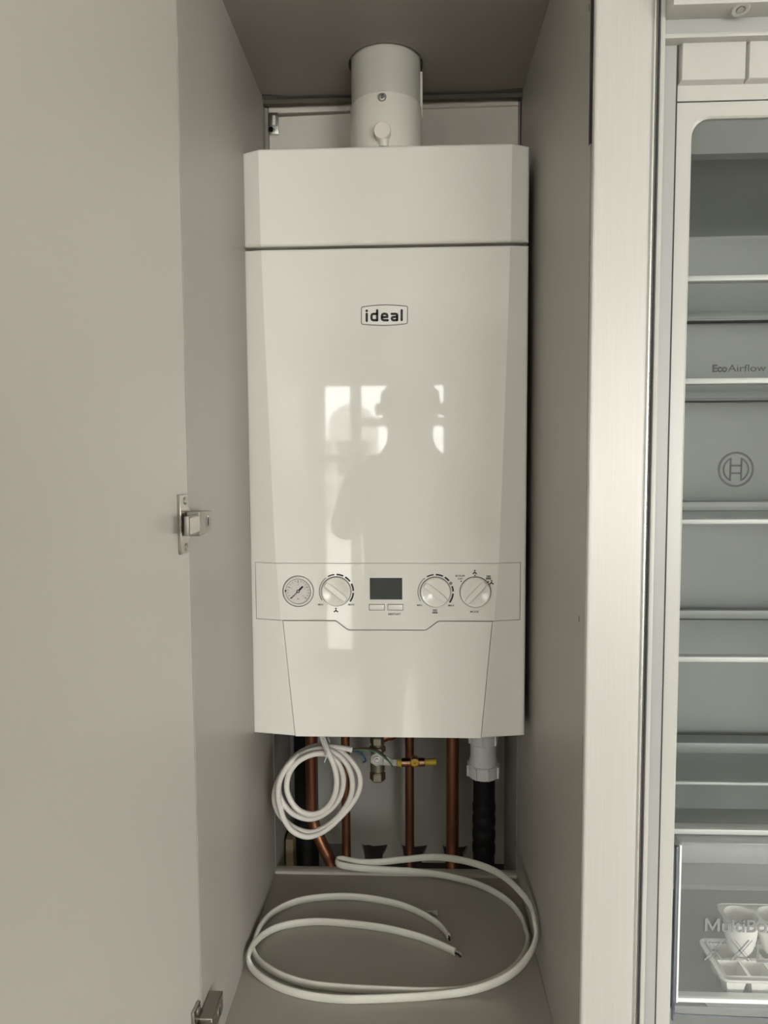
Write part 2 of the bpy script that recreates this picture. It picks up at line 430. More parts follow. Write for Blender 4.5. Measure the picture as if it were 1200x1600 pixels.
# door, swung open past square
DA = math.radians(4)
hp = Vector((XL-.0006, YF-.0008, 0))
def dpt(along, out, z):   # along the door from its hinge edge, out from its inner face
    d = Vector((-math.sin(DA), -math.cos(DA), 0)); nn = Vector((math.cos(DA), -math.sin(DA), 0))
    return hp+d*along+nn*out+Vector((0, 0, z))
zd0, zd1 = FLOOR+.14, CEIL-.08
mb = MB()
mb.poly3([dpt(0, 0, zd0), dpt(.42, 0, zd0), dpt(.42, 0, zd1), dpt(0, 0, zd1)], Vector((-math.cos(DA), math.sin(DA), 0))*.019)
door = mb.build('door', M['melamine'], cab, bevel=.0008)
tag(door, 'door swung open with its pale inner face showing')
NV = Vector((math.cos(DA), -math.sin(DA), 0))
XP = XL+.0155
YA0, YA1, YA2 = at(297, 818, XP, 0).y, at(312, 818, XP, 0).y, at(331, 810, XP, 0).y
def hinge(zc):
    h = MB()
    # cup flange on the door face: straight front edge, wings above and below the cup
    out = [(.0285, .030), (.0100, .030), (.0095, .0175), (.0030, .0125), (.0030, -.0125), (.0095, -.0175), (.0100, -.030), (.0285, -.030)]
    h.poly3([dpt(a, .0002, zc+z) for a, z in out], NV*.0034)
    H = h.build('hinge', M['nickel'], cab, bevel=.0006)
    tag(H, 'bright nickel concealed hinge')
    for s in (1, -1):
        c = dpt(.0165, .0036, zc+s*.0235)
        MB().lathe([(.0040, 0), (.0040, .0004), (.0030, .0010), (0, .0002)], c, NV, 16).build('screw', M['steel'], H)
    mb = MB(); mb.poly3([dpt(a, .0034, zc+z) for a, z in ((.004, .0115), (.024, .0115), (.024, -.0115), (.004, -.0115))], NV*.0008)
    mb.build('cup', M['nickel_dark'], H)
    # knuckle in the cup, bent link, then the block screwed to the side panel
    mb = MB()
    pts = [dpt(.0185, .0045, zc), dpt(.012, .0105, zc), dpt(.003, .0135, zc), Vector((XP-.0035, YA0, zc))]
    mb.sweep(pts, [(-.0028, -.0085), (.0028, -.0085), (.0028, .0085), (-.0028, .0085)], up=(0, 0, 1))
    mb.build('knuckle', M['nickel'], H, bevel=.0008)
    MB().box(XP-.006, XP-.0008, YA0-.001, YA1+.001, zc-.0098, zc+.0098, bev=.0008).build('link', M['nickel_link'], H)
    mb = MB()
    mb.poly3([(XL+.0003, YA1, zc+.0128), (XL+.0003, YA2, zc+.0105), (XL+.0003, YA2, zc-.0105), (XL+.0003, YA1, zc-.0128)], (XP-XL, 0, 0))
    mb.build('arm', M['nickel_link'], H, bevel=.0012)
    ym = YA1+(YA2-YA1)*.62
    MB().lathe([(.0062, 0), (.0062, .0004), (.0050, .0009), (0, .0003)], (XP+.0002, ym, zc), (1, 0, 0), 20).build('adjusting_screw', M['steel'], H)
    MB().box(XP+.0004, XP+.0014, ym-.0010, ym+.0010, zc-.0046, zc+.0046).build('screw_slot', M['nickel_dark'], H)
    return H
zh = at(282, 820, XL+.0, 0).z
hinge(zh)
hinge(at(343, 1562, XP, 0).z-.0105)

# ------------------------------------------------------------------ boiler
boiler = thing('boiler', 'white wall-hung gas boiler with dials and grey screen inside the open cupboard', 'boiler', (0, .13, 0))
W, YC = .1968, -.0115
CREASE = [(.0, .1335), (.1692, .1511), (.2517, .1568), (.30, .1586), (.64, .169), (.6853, .170), (.6895, .1705), (.82, .1715)]
def crease(z):
    for (a, xa), (b, xb) in zip(CREASE, CREASE[1:]):
        if z <= b: return xa+(xb-xa)*(z-a)/(b-a)
    return CREASE[-1][1]
def fy(x, z):
    c = crease(z)
    return YC if abs(x) <= c+1e-6 else YC*(W-abs(x))/(W-c)
class Skin:
    """front skin of a faceted cover: faces given in (x, z), depth from the facets"""
    def __init__(s): s.mb = MB(); s.k = {}
    def v(s, x, z):
        key = (round(x, 6), round(z, 6))
        if key not in s.k: s.k[key] = s.mb.v((x, fy(x, z), z))
        return s.k[key]
    def face(s, *pts): s.mb.f([s.v(*p) for p in pts])
    def back(s, outer, yo, yi, rnd, seg=4, rnd_in=0):
        bm = s.mb.bm
        bmesh.ops.recalc_face_normals(bm, faces=list(bm.faces))
        if sum(f.normal.y for f in bm.faces) > 0: bmesh.ops.reverse_faces(bm, faces=list(bm.faces))
        eb = [e for e in bm.edges if e.is_boundary]
        ko = [e for e in eb if outer(e)]; ki = [e for e in eb if not outer(e)]
        for grp, y in ((ko, yo), (ki, yi)):
            if not grp: continue
            r = bmesh.ops.extrude_edge_only(bm, edges=grp)
            for q in r['geom']:
                if isinstance(q, bmesh.types.BMVert): q.co.y = y
        ko = [e for e in ko if e.is_valid]
        if rnd: bmesh.ops.bevel(bm, geom=ko, offset=rnd, segments=seg, affect='EDGES', profile=.5, clamp_overlap=True)
        if rnd_in:
            ki = [e for e in ki if e.is_valid]
            bmesh.ops.bevel(bm, geom=ki, offset=rnd_in, segments=2, affect='EDGES', profile=.5, clamp_overlap=True)
        return s.mb
PT, PBm = .2517, .1692           # control panel top and bottom
PX = .1888                       # its half width
FT, FBx = .1488, .1338           # flap half width at top and bottom
# casing
sk = Skin()
dz = .0026
for s in (-1, 1):
    st = [PT, .30, .64, .6853]
    for a, b in zip(st, st[1:]):
        za, zb = a, b; zo_a = a; zo_b = b+(dz if b == .6853 else 0)
        if a == PT:
            sk.face((s*W, zo_a), (s*PX, a), (s*crease(a), a), (s*crease(b), b), (s*W, zo_b))
        else:
            sk.face((s*W, zo_a), (s*crease(a), a), (s*crease(b), b), (s*W, zo_b))
    sk.face((s*W, PBm), (s*PX, PBm), (s*PX, PT), (s*W, PT))
    sk.face((s*W, 0), (s*crease(0), 0), (s*crease(PBm), PBm), (s*PX, PBm), (s*W, PBm))
    sk.face((s*crease(0), 0), (s*FBx, 0), (s*FT, PBm), (s*crease(PBm), PBm)) if FBx < crease(0)-1e-6 else sk.face((s*crease(0), 0), (s*FT, PBm), (s*crease(PBm), PBm))
FBx = min(FBx, crease(0))
st = [PT, .30, .64, .6853]
for a, b in zip(st, st[1:]):
    sk.face((-crease(a), a), (crease(a), a), (crease(b), b), (-crease(b), b))
def outer_c(e):
    a, b = e.verts[0].co, e.verts[1].co
    return all(abs(abs(q.x)-W) < 1e-5 for q in (a, b)) or all(q.z < 1e-5 for q in (a, b)) or all(q.z > .685 for q in (a, b))
casing = sk.back(outer_c, .27, .012, .0038, 4).build('casing', M['white'], boiler, smooth=9, fixn=False)
# top cover
sk = Skin(); z0, z1 = .6895, .8192
for s in (-1, 1):
    sk.face((s*W, z0+.0031), (s*crease(z0), z0), (s*crease(z1), z1), (s*W, z1))
sk.face((-crease(z0), z0), (crease(z0), z0), (crease(z1), z1), (-crease(z1), z1))
mb = sk.back(lambda e: True, .27, .27, .0042, 4)
cov = mb.build('top_cover', M['white'], boiler, smooth=9, fixn=False)
MB().box(-.19, .19, .03, .265, .80, .8165).build('top_plate', M['white'], boiler)
MB().box(-.191, .191, .013, .268, .006, .80).build('chassis', M['dark'], boiler)
# control panel with its tongue
g = .00055
TZ = .1560; TB, TT = .0538, .0728
tong = [(-TT, PBm), (-.0695, PBm-.0022), (-.0575, TZ+.0016), (-TB, TZ), (TB, TZ), (.0575, TZ+.0016), (.0695, PBm-.0022), (TT, PBm)]
sk = Skin()
ct, cb = crease(PT-g), crease(PBm+g)
for s in (-1, 1):
    sk.face((s*(PX-g), PBm+g), (s*cb, PBm+g), (s*ct, PT-g), (s*(PX-g), PT-g))
sk.face(*([(-ct, PT-g), (-cb, PBm+g)]+[(x, z+g) for x, z in tong]+[(cb, PBm+g), (ct, PT-g)]))
panel = sk.back(lambda e: True, .010, .010, .0007, 2).build('control_panel', M['white'], boiler, smooth=9, fixn=False)
# lower flap
sk = Skin()
ft = FT-g; fb = FBx-g
slope = (FT-FBx)/PBm
sk.face(*([(-fb, 0), (-ft+slope*g, PBm-g)]+[(x+(-g*.5 if x < 0 else g*.5), z-g) for x, z in tong]+[(ft-slope*g, PBm-g), (fb, 0)]))
flap = sk.back(lambda e: True, .010, .010, .0008, 2).build('lower_flap', M['white'], boiler, smooth=9, fixn=False)

YS = YC-.0003
def px(u, v): p = at(u, v, YC); return p.x, p.z
PXM = (at(601, 900, YC)-at(600, 900, YC)).length
# badge with lettering
def bp_(cx, cy): return px(530+cx/8.571, 450+cy/8.567)
out = [(298, 275), (303, 260), (316, 254), (450, 235), (620, 226), (780, 234), (895, 243), (910, 250), (916, 265), (912, 462), (907, 474), (893, 479), (760, 494), (610, 502), (450, 497), (318, 487), (303, 481), (297, 468)]
o2 = [bp_(*p) for p in out]
badge = MB().prism(o2, YC-.0004, YC+.001).build('badge', M['badge'], boiler)
mb = MB(); mb.stroke(o2, .0011, YC-.0006, closed=True); mb.build('badge_outline', M['lineink'], badge)
lt = {'i': [[(369, 347), (369, 441)]], 'd': [[(508, 300), (508, 434)], [(508, 432), (458, 432), (440, 425), (433, 408), (433, 372), (440, 355), (458, 348), (508, 348)]],
      'e': [[(576, 392), (643, 388), (643, 366), (635, 353), (618, 347), (598, 347), (581, 354), (573, 370), (573, 410), (580, 425), (598, 432), (650, 432)]],
      'a': [[(703, 348), (755, 347), (770, 353), (776, 367), (776, 430)], [(776, 430), (726, 432), (711, 426), (705, 410), (711, 395), (726, 389), (776, 386)]], 'l': [[(837, 300), (837, 430)]]}
for k, ss in lt.items():
    mb = MB()
    for s_ in ss: mb.stroke([bp_(*p) for p in s_], .0032, YC-.0007, caps=True)
    if k == 'i': c = bp_(369, 307); mb.disc(c[0], c[1], .0018, YC-.0007)
    mb.build('letter', M['ink'], badge)

# pressure gauge
gx, gz = px(466, 923.8)
gp = MB().lathe([(.0217, 0), (.0217, .0012), (.0205, .0030), (.0188, .0034), (.0180, .0026), (.0178, .0008)], (gx, YC+.0008, gz), (0, -1, 0), 48, cap=False).build('pressure_gauge', M['bezel'], boiler)
MB().lathe([(.0181, 0), (.0181, .0004), (0, .0004)], (gx, YC+.0002, gz), (0, -1, 0), 48).build('dial_face', M['dial'], gp)
mb = MB(); mb.stroke(arc(gx, gz, .0221, 0, 360, 48)[:-1], .0008, YC-.0003, closed=True); mb.stroke(arc(gx, gz, .0179, 0, 360, 48)[:-1], .0008, YC-.0014, closed=True); mb.build('rim_line', M['lineink'], gp)
mb = MB(); yd = YC-.0007
for i in range(17):
    a = math.radians(222-264*i/16); r0 = .0135 if i % 4 else .0120
    mb.stroke([(gx+r0*math.cos(a), gz+r0*math.sin(a)), (gx+.0160*math.cos(a), gz+.0160*math.sin(a))], .0005 if i % 4 else .0008, yd)
for i, n in enumerate('01234'):
    a = math.radians(222-264*i/4); mb.text(n, .0021, gx+.0098*math.cos(a), gz+.0098*math.sin(a)-.001, yd)
mb.text('bar', .0018, gx, gz-.0115, yd)
mb.build('scale_marks', M['greyink'], gp)
mb = MB(); a = math.radians(226)
ux, uz = math.cos(a), math.sin(a)
mb.stroke([(gx-.0055*ux, gz-.0055*uz), (gx+.0145*ux, gz+.0145*uz)], .0010, yd-.0006)
mb.stroke([(gx-.0088*ux, gz-.0088*uz), (gx-.0035*ux, gz-.0035*uz)], .0026, yd-.0006, caps=True)
mb.disc(gx, gz, .0024, yd-.0009, .0006)
mb.build('needle', M['ink'], gp)
MB().lathe([(.0011, 0), (0, .0004)], (gx, yd-.0009, gz), (0, -1, 0), 12).build('needle_hub', M['bezel'], gp)
MB().box(gx-.0186, gx-.0168, YC-.0032, YC, gz-.0002, gz+.0020).build('limit_stop', M['ink'], gp)
# knobs
def knob(u, v, r, deg):
    kx, kz = px(u, v)
    k = MB().lathe([(r, 0), (r, .0045), (r-.0012, .0062), (r-.004, .0060), (r-.0085, .0034), (0, .0034)], (kx, YC+.0003, kz), (0, -1, 0), 56).build('control_knob', M['white_knob'], boiler)
    MB().lathe([(r+.0009, 0), (r+.0009, .0004), (r+.0001, .0004)], (kx, YC+.0001, kz), (0, -1, 0), 56).build('knob_gap', M['lineink'], k)
    a = math.radians(deg); d = Vector((math.cos(a), 0, math.sin(a))); n = Vector((-math.sin(a), 0, math.cos(a)))
    L = r-.0016; c = Vector((kx, YC, kz)); mb = MB()
    # grip bar: narrow at the back, wide at the pointer end, chamfered
    A = [(-L, .0036), (-L*.5, .0044), (L*.5, .0046), (L, .0034)]
    ring = []
    for (hw, yy) in ((1.0, -.0030), (.86, -.0095)):
        top = [c+d*t*(1 if yy > -.005 else .97)+n*w_*hw+Vector((0, yy, 0)) for t, w_ in A]
        bot = [c+d*t*(1 if yy > -.005 else .97)-n*w_*hw+Vector((0, yy, 0)) for t, w_ in reversed(A)]
        ring.append([mb.v(q) for q in top+bot])
    m_ = len(ring[0])
    for i in range(m_): mb.f([ring[0][i], ring[0][(i+1) % m_], ring[1][(i+1) % m_], ring[1][i]])
    mb.f(ring[1])
    mb.build('grip', M['white_knob'], k, bevel=.0007)
    return kx, kz
k1 = knob(525.5, 924, .0207, -38)
k2 = knob(680.4, 925, .0210, -38)
k3 = knob(742.7, 925, .0213, 47)
# display and buttons
a, b = px(577.8, 903), px(628.6, 936.8)
dsp = MB().box(a[0], b[0], YC-.0003, YC+.002, b[1], a[1]).build('display', M['ink'], boiler)
MB().box(a[0]+.0008, b[0]-.0008, YC-.0005, YC, b[1]+.0008, a[1]-.0008).build('screen', M['lcd'], dsp)
for u0 in (577.2, 606.3):
    a, b = px(u0, 944.6), px(u0+23, 952.8)
    bt = MB().box(a[0], b[0], YC-.0012, YC+.002, b[1], a[1], bev=.0006).build('push_button', M['white_knob'], boiler)
    MB().stroke([(a[0]-.0003, a[1]+.0003), (b[0]+.0003, a[1]+.0003), (b[0]+.0003, b[1]-.0003), (a[0]-.0003, b[1]-.0003)], .0009, YC-.0002, closed=True).build('button_outline', M['lineink'], bt)
# printed marks
def dashes(kc, rr, with_e):
    mb = MB(); x, z = kc
    arcs = [((212, 127), .9), ((119, 96), 2.1), ((89, 65), 2.5), ((58, 36), 2.7), ((27, 2), 2.7), ((-5, -37), 2.7)]
    if with_e: arcs[3] = ((58, 40), 2.7); arcs[4] = ((20, 2), 2.7)
    for (a0, a1), w in arcs: mb.stroke(arc(x, z, rr, a0, a1, 14), w*PXM, YS)
    return mb
d1 = dashes(k1, .0241, False).build('dial_marks', M['ink'], panel)
mb = dashes(k2, .0247, True)
ex, ez = px(704.5, 911.5)
mb.stroke([(ex-.0013, ez), (ex+.0015, ez)]+arc(ex, ez, .0017, 10, 320, 14), .0009, YS)
mb.build('dial_marks', M['ink'], panel)
def tap(mb, u, v, s=1.0):
    x, z = px(u, v); k = PXM*s
    mb.stroke([(x, z+4*k), (x, z)], 1.3*k, YS); mb.stroke([(x-1.6*k, z+3.6*k), (x+1.6*k, z+3.6*k)], 1.0*k, YS)
    for q in (-1, 1):
        mb.stroke([(x, z+.3*k), (x+q*1.6*k, z-1.2*k), (x+q*3.4*k, z-2.2*k)], 1.9*k, YS)
def radiator(mb, u, v, s=1.0):
    x, z = px(u, v); k = PXM*s
    for i in range(-2, 3):
        mb.stroke([(x+i*1.35*k, z+2.7*k), (x+i*1.5*k, z-1.6*k)], .75*k, YS)
    mb.stroke([(x-3.4*k, z+2.9*k), (x+3.4*k, z+2.9*k)], .6*k, YS)
    mb.stroke([(x-4.3*k, z-2.3*k), (x+4.3*k, z-2.3*k)], 1.3*k, YS)
for fn, u, v, s in ((tap, 525, 954, 1), (radiator, 679.6, 955.5, 1), (tap, 741.8, 894.5, .95), (radiator, 763.3, 902.3, .95), (tap, 768, 910.5, .95)):
    mb = MB(); fn(mb, u, v, s); mb.build('printed_symbol', M['ink'], panel)
mb = MB()
for u, v in ((720.5, 908.2), (742, 898.9), (762.8, 909)): c = px(u, v); mb.disc(c[0], c[1], .0010, YS)
mb.build('position_dots', M['ink'], panel)
for tx, u, v in (('MIN', 501, 946), ('MAX', 549, 946), ('RESTART', 616.5, 961), ('MIN', 655.5, 947), ('MAX', 705, 947.3), ('BOILER', 719, 901), ('OFF', 719, 905.8), ('MODE', 741.2, 957.2)):
    c = px(u, v); mb = MB(); mb.text(tx, .0027 if tx != 'RESTART' else .0029, c[0], c[1], YS-.0001, off=.00006, sx=1.12); mb.build('lettering', M['greyink'], panel)

# ------------------------------------------------------------------ flue
fl = thing('flue_pipe', 'white flue pipe rising from the boiler through the cupboard top', 'flue', (FX, FY, .8165))
zj = at(603, 143, FY-.05).z
MB().cyl((FX, FY, zj-.03), (FX, FY, ZT+.3), .0495, 64).build('pipe', M['flue'], fl)
MB().lathe([(.0512, 0), (.0512, zj-.8165-.001), (.0506, zj-.8165), (.0495, zj-.8165)], (FX, FY, .8165), (0, 0, 1), 64).build('collar', M['flue2'], fl)
MB().lathe([(.0562, 0), (.0562, .006), (.0548, .0095), (.051, .0100)], (FX, FY, .8165), (0, 0, 1), 64).build('base_flange', M['flue2'], fl)
q = at(597, 152, FY-.051)
sc = MB().lathe([(.0058, 0), (.0058, .0012), (.0048, .0024), (.0030, .0026), (.0026, .0014), (0, .0012)], (q.x, FY-.0508, q.z), (0, -1, 0), 24).build('screw', M['steel'], fl)
MB().box(q.x-.0006, q.x+.0006, FY-.0536, FY-.0525, q.z-.0028, q.z+.0028).build('screw_slot', M['nickel_dark'], sc)
q = at(597, 203, FY-.062)
MB().lathe([(.0118, 0), (.0118, .011), (.0108, .0128), (0, .0130)], (q.x, FY-.0495, q.z), (0, -1, 0), 32).build('sampling_cap', M['flue2'], fl)
q = at(600, 226, FY-.056)
MB().lathe([(.0066, 0), (.0066, .008), (.0050, .0098), (0, .0105)], (q.x, FY-.0535, q.z-.001), (0, -.35, 1), 20).build('cap_tab', M['flue2'], fl)
MB().box(FX+.0485, FX+.0525, FY-.004, FY+.004, zj-.012, ZT-.012, bev=.001).build('seam_strip', M['flue2'], fl)

# ------------------------------------------------------------------ pipework under the boiler
YP = .20
def P(u, v, y=YP): return at(u, v, y)
def vpipe(u, v0, v1, y): a = P(u, v0, y); b = P(u, v1, y); return Vector((b.x, y, .008)), Vector((b.x, y, b.z))
PZ = -.62
def straight(name, label, u, r, y, m=M['copper'], mid=1250, extra=None):
    x = P(u, mid, y).x
    mb = MB(); mb.cyl((x, y, PZ), (x, y, .0065), r, 28)
    if extra: extra(mb, x)
    o = mb.build(name, m); return tag(o, label, 'pipe', group=None)
straight('black_pipe', 'thick black pipe at the left behind the leftmost copper pipe', 479, .0215, .245, M['blackpipe'])
x = P(487, 1230, .205).x
e1 = P(496, 1300, .205); e2 = P(520, 1352, .205)
pts = cr([(x, .205, .0065), (x, .205, -.08), (P(487, 1255, .205).x, .205, P(487, 1255, .205).z), (P(490, 1285, .205).x, .205, P(490, 1285, .205).z), (P(500, 1312, .2).x, .20, P(500, 1312, .2).z), (P(516, 1345, .195).x, .195, P(516, 1345, .195).z), (P(540, 1400, .19).x, .19, P(540, 1400, .19).z)], 8)
tag(MB().tube(pts, .0105, 24).build('copper_pipe', M['copper']), 'leftmost copper pipe, bending right at its foot, behind the coiled cable', 'pipe', group='copper pipes below the boiler')
for lab, u, r, y in (('thin copper pipe just left of the brass valve, beside the coiled cable', 540.5, .0078, .205),
                     ('thin copper pipe passing behind the yellow-capped copper tee', 640, .0078, .205),
                     ('rightmost copper pipe, thicker, left of the white plastic trap', 707, .0110, .20)):
    o = straight('copper_pipe', lab, u, r, y); o['group'] = 'copper pipes below the boiler'
    if u == 707:
        xx = P(707, 1250, .2).x
        MB().lathe([(.0085, 0), (.0095, .003), (.0085, .008)], (xx+.006, .187, -.005), (0, 0, 1), 20).build('collar', M['brass'], o)
# waste trap: grey-white compression fitting over black pipe
tx = P(756, 1190, .16).x; ty = .17
trap = thing('waste_connector', 'white plastic compression connector on the black waste pipe', 'pipe fitting', (tx, ty, P(756, 1215, .16).z))
z_ = lambda v: P(756, v, ty-.02).z
MB().lathe([(.0215, z_(1212)-z_(1220)), (.0235, z_(1203)-z_(1220)), (.0235, z_(1195)-z_(1220)), (.0218, z_(1190)-z_(1220)), (.0218, .008-z_(1220))], (tx, ty, z_(1220)), (0, 0, 1), 40).build('socket', M['pvc'], trap)
def nut(za, zb, r, n, name, lugs):
    mb = MB().lathe([(r-.002, 0), (r, .002), (r, zb-za-.0015), (r-.0015, zb-za)], (tx, ty, za), (0, 0, 1), 40)
    o = mb.build(name, M['pvc'], trap)
    for i in range(n):
        a = 2*PI*(i+.30)/n; c, s_ = math.cos(a), math.sin(a)
        m2 = MB(); rr = r
        cc = Vector((tx+rr*c, ty+rr*s_, 0)); tdir = Vector((-s_, c, 0)); rdir = Vector((c, s_, 0))
        m2.poly3([cc-tdir*.0013-rdir*.002+Vector((0, 0, za+.002)), cc+tdir*.0013-rdir*.002+Vector((0, 0, za+.002)), cc+tdir*.0013+rdir*.0028+Vector((0, 0, za+.002)), cc-tdir*.0013+rdir*.0028+Vector((0, 0, za+.002))], (0, 0, zb-za-.004))
        m2.build('lug', M['pvc'], o)
nut(z_(1220), z_(1200), .0262, 8, 'lower_nut', 8)
nut(z_(1168), .006, .0240, 6, 'upper_nut', 6)
bx = P(756, 1280, ty).x
prof = [(.0186, 0)]
zt_, zb_ = z_(1219)+.004, PZ
k0 = z_(1268); prof = [(.0184, zb_-zt_)]
for i, v in enumerate((1340, 1318, 1296, 1275)):
    zz = z_(v)-zt_; prof += [(.0184, zz-.003), (.0196, zz), (.0196, zz+.012), (.0190, zz+.014)]
prof += [(.0184, z_(1266)-zt_), (.0184, 0)]
tag(MB().lathe(prof, (bx, ty, zt_), (0, 0, 1), 40).build('waste_pipe', M['blackpipe']), 'black ribbed waste pipe at the right, below the white plastic connector', 'pipe')

# isolating valve
vy = .165; vx = P(590, 1185, vy).x
vz = lambda v: P(590, v, vy).z
valve = thing('isolating_valve', 'dull brass isolating valve with hexagon nuts hanging under the boiler', 'valve', (vx, vy, vz(1218)))
MB().lathe([(.0085, vz(1218)-vz(1200)), (.0085, .006-vz(1200))], (vx, vy, vz(1200)), (0, 0, 1), 24).build('spindle_tube', M['brass'], valve)
def hexnut(za, zb, r, name):
    MB().lathe([(r*.86, 0), (r, (zb-za)*.16), (r, (zb-za)*.84), (r*.86, zb-za)], (vx, vy, za), (0, 0, 1), 6).build(name, M['brass'], valve, smooth=20, bevel=.0006)
hexnut(vz(1219), vz(1205), .0135, 'lower_nut'); hexnut(vz(1163), vz(1149), .0128, 'upper_nut'); hexnut(vz(1175), vz(1165), .0142, 'middle_nut')
MB().lathe([(.0095, 0), (.0125, .003), (.0125, .020), (.0095, .024)], (vx, vy, vz(1205)), (0, 0, 1), 24).build('body', M['brass'], valve)
mb = MB(); c = P(589, 1186, vy-.016)
hexp = [(c.x+.0125*math.cos(a), c.z+.0125*math.sin(a)) for a in [math.radians(90+60*i) for i in range(6)]]
mb.prism(hexp, vy-.018, vy-.008); mb.build('stem_nut', M['steel'], valve, bevel=.0008)
MB().lathe([(.0062, 0), (.0062, .003), (.0045, .0034), (.0045, .001), (.0028, .001), (.0028, .0042), (0, .0044)], (c.x, vy-.018, c.z), (0, -1, 0), 20).build('stem_screw', M['bezel'], valve)
mb = MB(); L_ = [P(580, 1177, vy-.012), P(592, 1174, vy-.012), P(604, 1181, vy-.012), P(613, 1186, vy-.012), P(622, 1186.5, vy-.012), P(622, 1196.5, vy-.012), P(606, 1196, vy-.012), P(584, 1194.5, vy-.012)]
mb.prism([(p.x, p.z) for p in L_], vy-.0135, vy-.011); lev = mb.build('lever', M['steel'], valve, bevel=.0005)
a = P(620, 1192, vy-.013); b = P(628, 1192, vy-.013)
MB().cyl((a.x, vy-.0125, a.z), (b.x, vy-.0125, b.z), .0062, 20, bev=.001).build('yellow_sleeve', M['yellow'], lev)
# copper tail above the valve
pts = cr([(vx+.004, vy+.004, vz(1156)), (vx+.016, vy+.006, vz(1152)), (vx+.030, vy+.01, vz(1143)), (vx+.036, vy+.02, .02)], 6)
tag(MB().tube(pts, .0078, 20).build('copper_pipe', M['copper']), 'short curved copper pipe entering the top of the brass valve', 'pipe', group='copper pipes below the boiler')
# copper tee with yellow plugs
cy_ = vy-.0125
a = P(627.5, 1191, cy_); b = P(664, 1190.5, cy_)
tee = thing('copper_tee', 'bright copper tee with yellow plastic plugs beside the brass valve', 'pipe fitting', (a.x, cy_, a.z))
MB().cyl(a, b, .0072, 28, bev=.0008).build('tube', M['copper_bright'], tee)
c = P(648, 1190.5, cy_-.01)
MB().lathe([(.0078, 0), (.0078, .011), (.0070, .012), (.0066, .012), (.0062, .006)], (c.x, cy_-.002, c.z), (0, -1, 0), 28, cap=False).build('branch', M['copper_bright'], tee)
MB().lathe([(.0063, 0), (.0063, .0085), (.0032, .0085), (.0028, .0055), (0, .0055)], (c.x, cy_-.003, c.z), (0, -1, 0), 24).build('yellow_plug', M['yellow'], tee)
d = P(681.5, 1190, cy_)
mb = MB(); b2 = P(663, 1190.5, cy_)
mb.lathe([(.0050, 0), (.0048, .006), (.0060, (d-b2).length-.003), (.0052, (d-b2).length)], b2, d-b2, 24); mb.build('yellow_plug', M['yellow'], tee)
# timber block at bottom left
a, b = P(438, 1302, .22), P(461, 1356, .22)
tag(MB().box(XL+.004, b.x, .20, .26, PZ, a.z, bev=.002).build('timber_block', M['wood']), 'rough timber block in the dark corner left of the black pipe', 'wood')
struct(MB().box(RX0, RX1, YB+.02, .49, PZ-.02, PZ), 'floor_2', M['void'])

# ------------------------------------------------------------------ coiled flex hanging from the boiler
def cc(x, y, dep): return at(380+x/4.615, 1100+y/4.617, dep)
loop = [(556, 170), (570, 235), (595, 305), (625, 375), (658, 455), (674, 560), (655, 670), (595, 755), (505, 795), (412, 772), (348, 705), (314, 610), (330, 505), (385, 425), (465, 375), (555, 356),
        (640, 382), (700, 455), (722, 560), (692, 680), (605, 778), (492, 828), (380, 803), (303, 735), (258, 640), (272, 525), (345, 425), (450, 350), (560, 322),
        (655, 350), (740, 425), (783, 535), (778, 650), (720, 765), (620, 868), (500, 922), (405, 908), (325, 862), (258, 790), (225, 690), (238, 590), (300, 465), (400, 358), (535, 303),
        (660, 322), (770, 400), (836, 505), (838, 610), (790, 710), (700, 815), (585, 915), (465, 957), (362, 920), (300, 842), (268, 750), (252, 645), (270, 535), (335, 430), (440, 345), (560, 312), (680, 312), (785, 331)]
n = len(loop); pts = []
deps = []
for i, (x, y) in enumerate(loop):
    if i < 5: d = .045-.002*i
    elif i < 16: d = .035+.001*(i-5)
    elif i < 29: d = .046+.0008*(i-16)
    elif i < 44: d = .056+.0010*(i-29)
    else: d = .071-.0022*(i-44) if i < 58 else .062+.002*(i-58)
    pts.append(cc(x, y, d))
path = cr(pts, 7)
coil = thing('power_cable', 'white round flex coiled and tied, hanging below the boiler', 'cable', tuple(pts[0]))
MB().tube(path, .0043, 14).build('flex', M['cable'], coil)
tp = cc(606, 340, .045)
mb = MB()
mb.sweep(cr([tp+Vector((-.004, -.012, .024)), tp+Vector((.002, -.013, .004)), tp+Vector((-.002, -.012, -.010)), tp+Vector((-.003, .004, -.012)), tp+Vector((.000, .03, 0)), tp+Vector((-.001, .02, .012))], 5), [(-.0022, -.0006), (.0022, -.0006), (.0022, .0006), (-.0022, .0006)])
mb.build('cable_tie', M['pvc'], coil)
e = Vector(pts[-1])
def wire(pp, m, nm):
    MB().tube(cr([e+Vector((-.004, 0, 0))]+[cc(x, y, d) for x, y, d in pp], 6), .0014, 8).build(nm, m, coil)
wire([(805, 338, .078), (845, 352, .08), (876, 385, .08), (883, 412, .08), (862, 421, .08)], M['blue'], 'blue_wire')
wire([(830, 322, .08), (905, 320, .09), (965, 335, .11), (1015, 370, .13), (1045, 405, .14)], M['brown'], 'brown_wire')
wire([(830, 330, .08), (900, 335, .09), (960, 345, .11), (1030, 395, .13), (1060, 425, .14), (1075, 450, .145)], M['green'], 'green_wire')

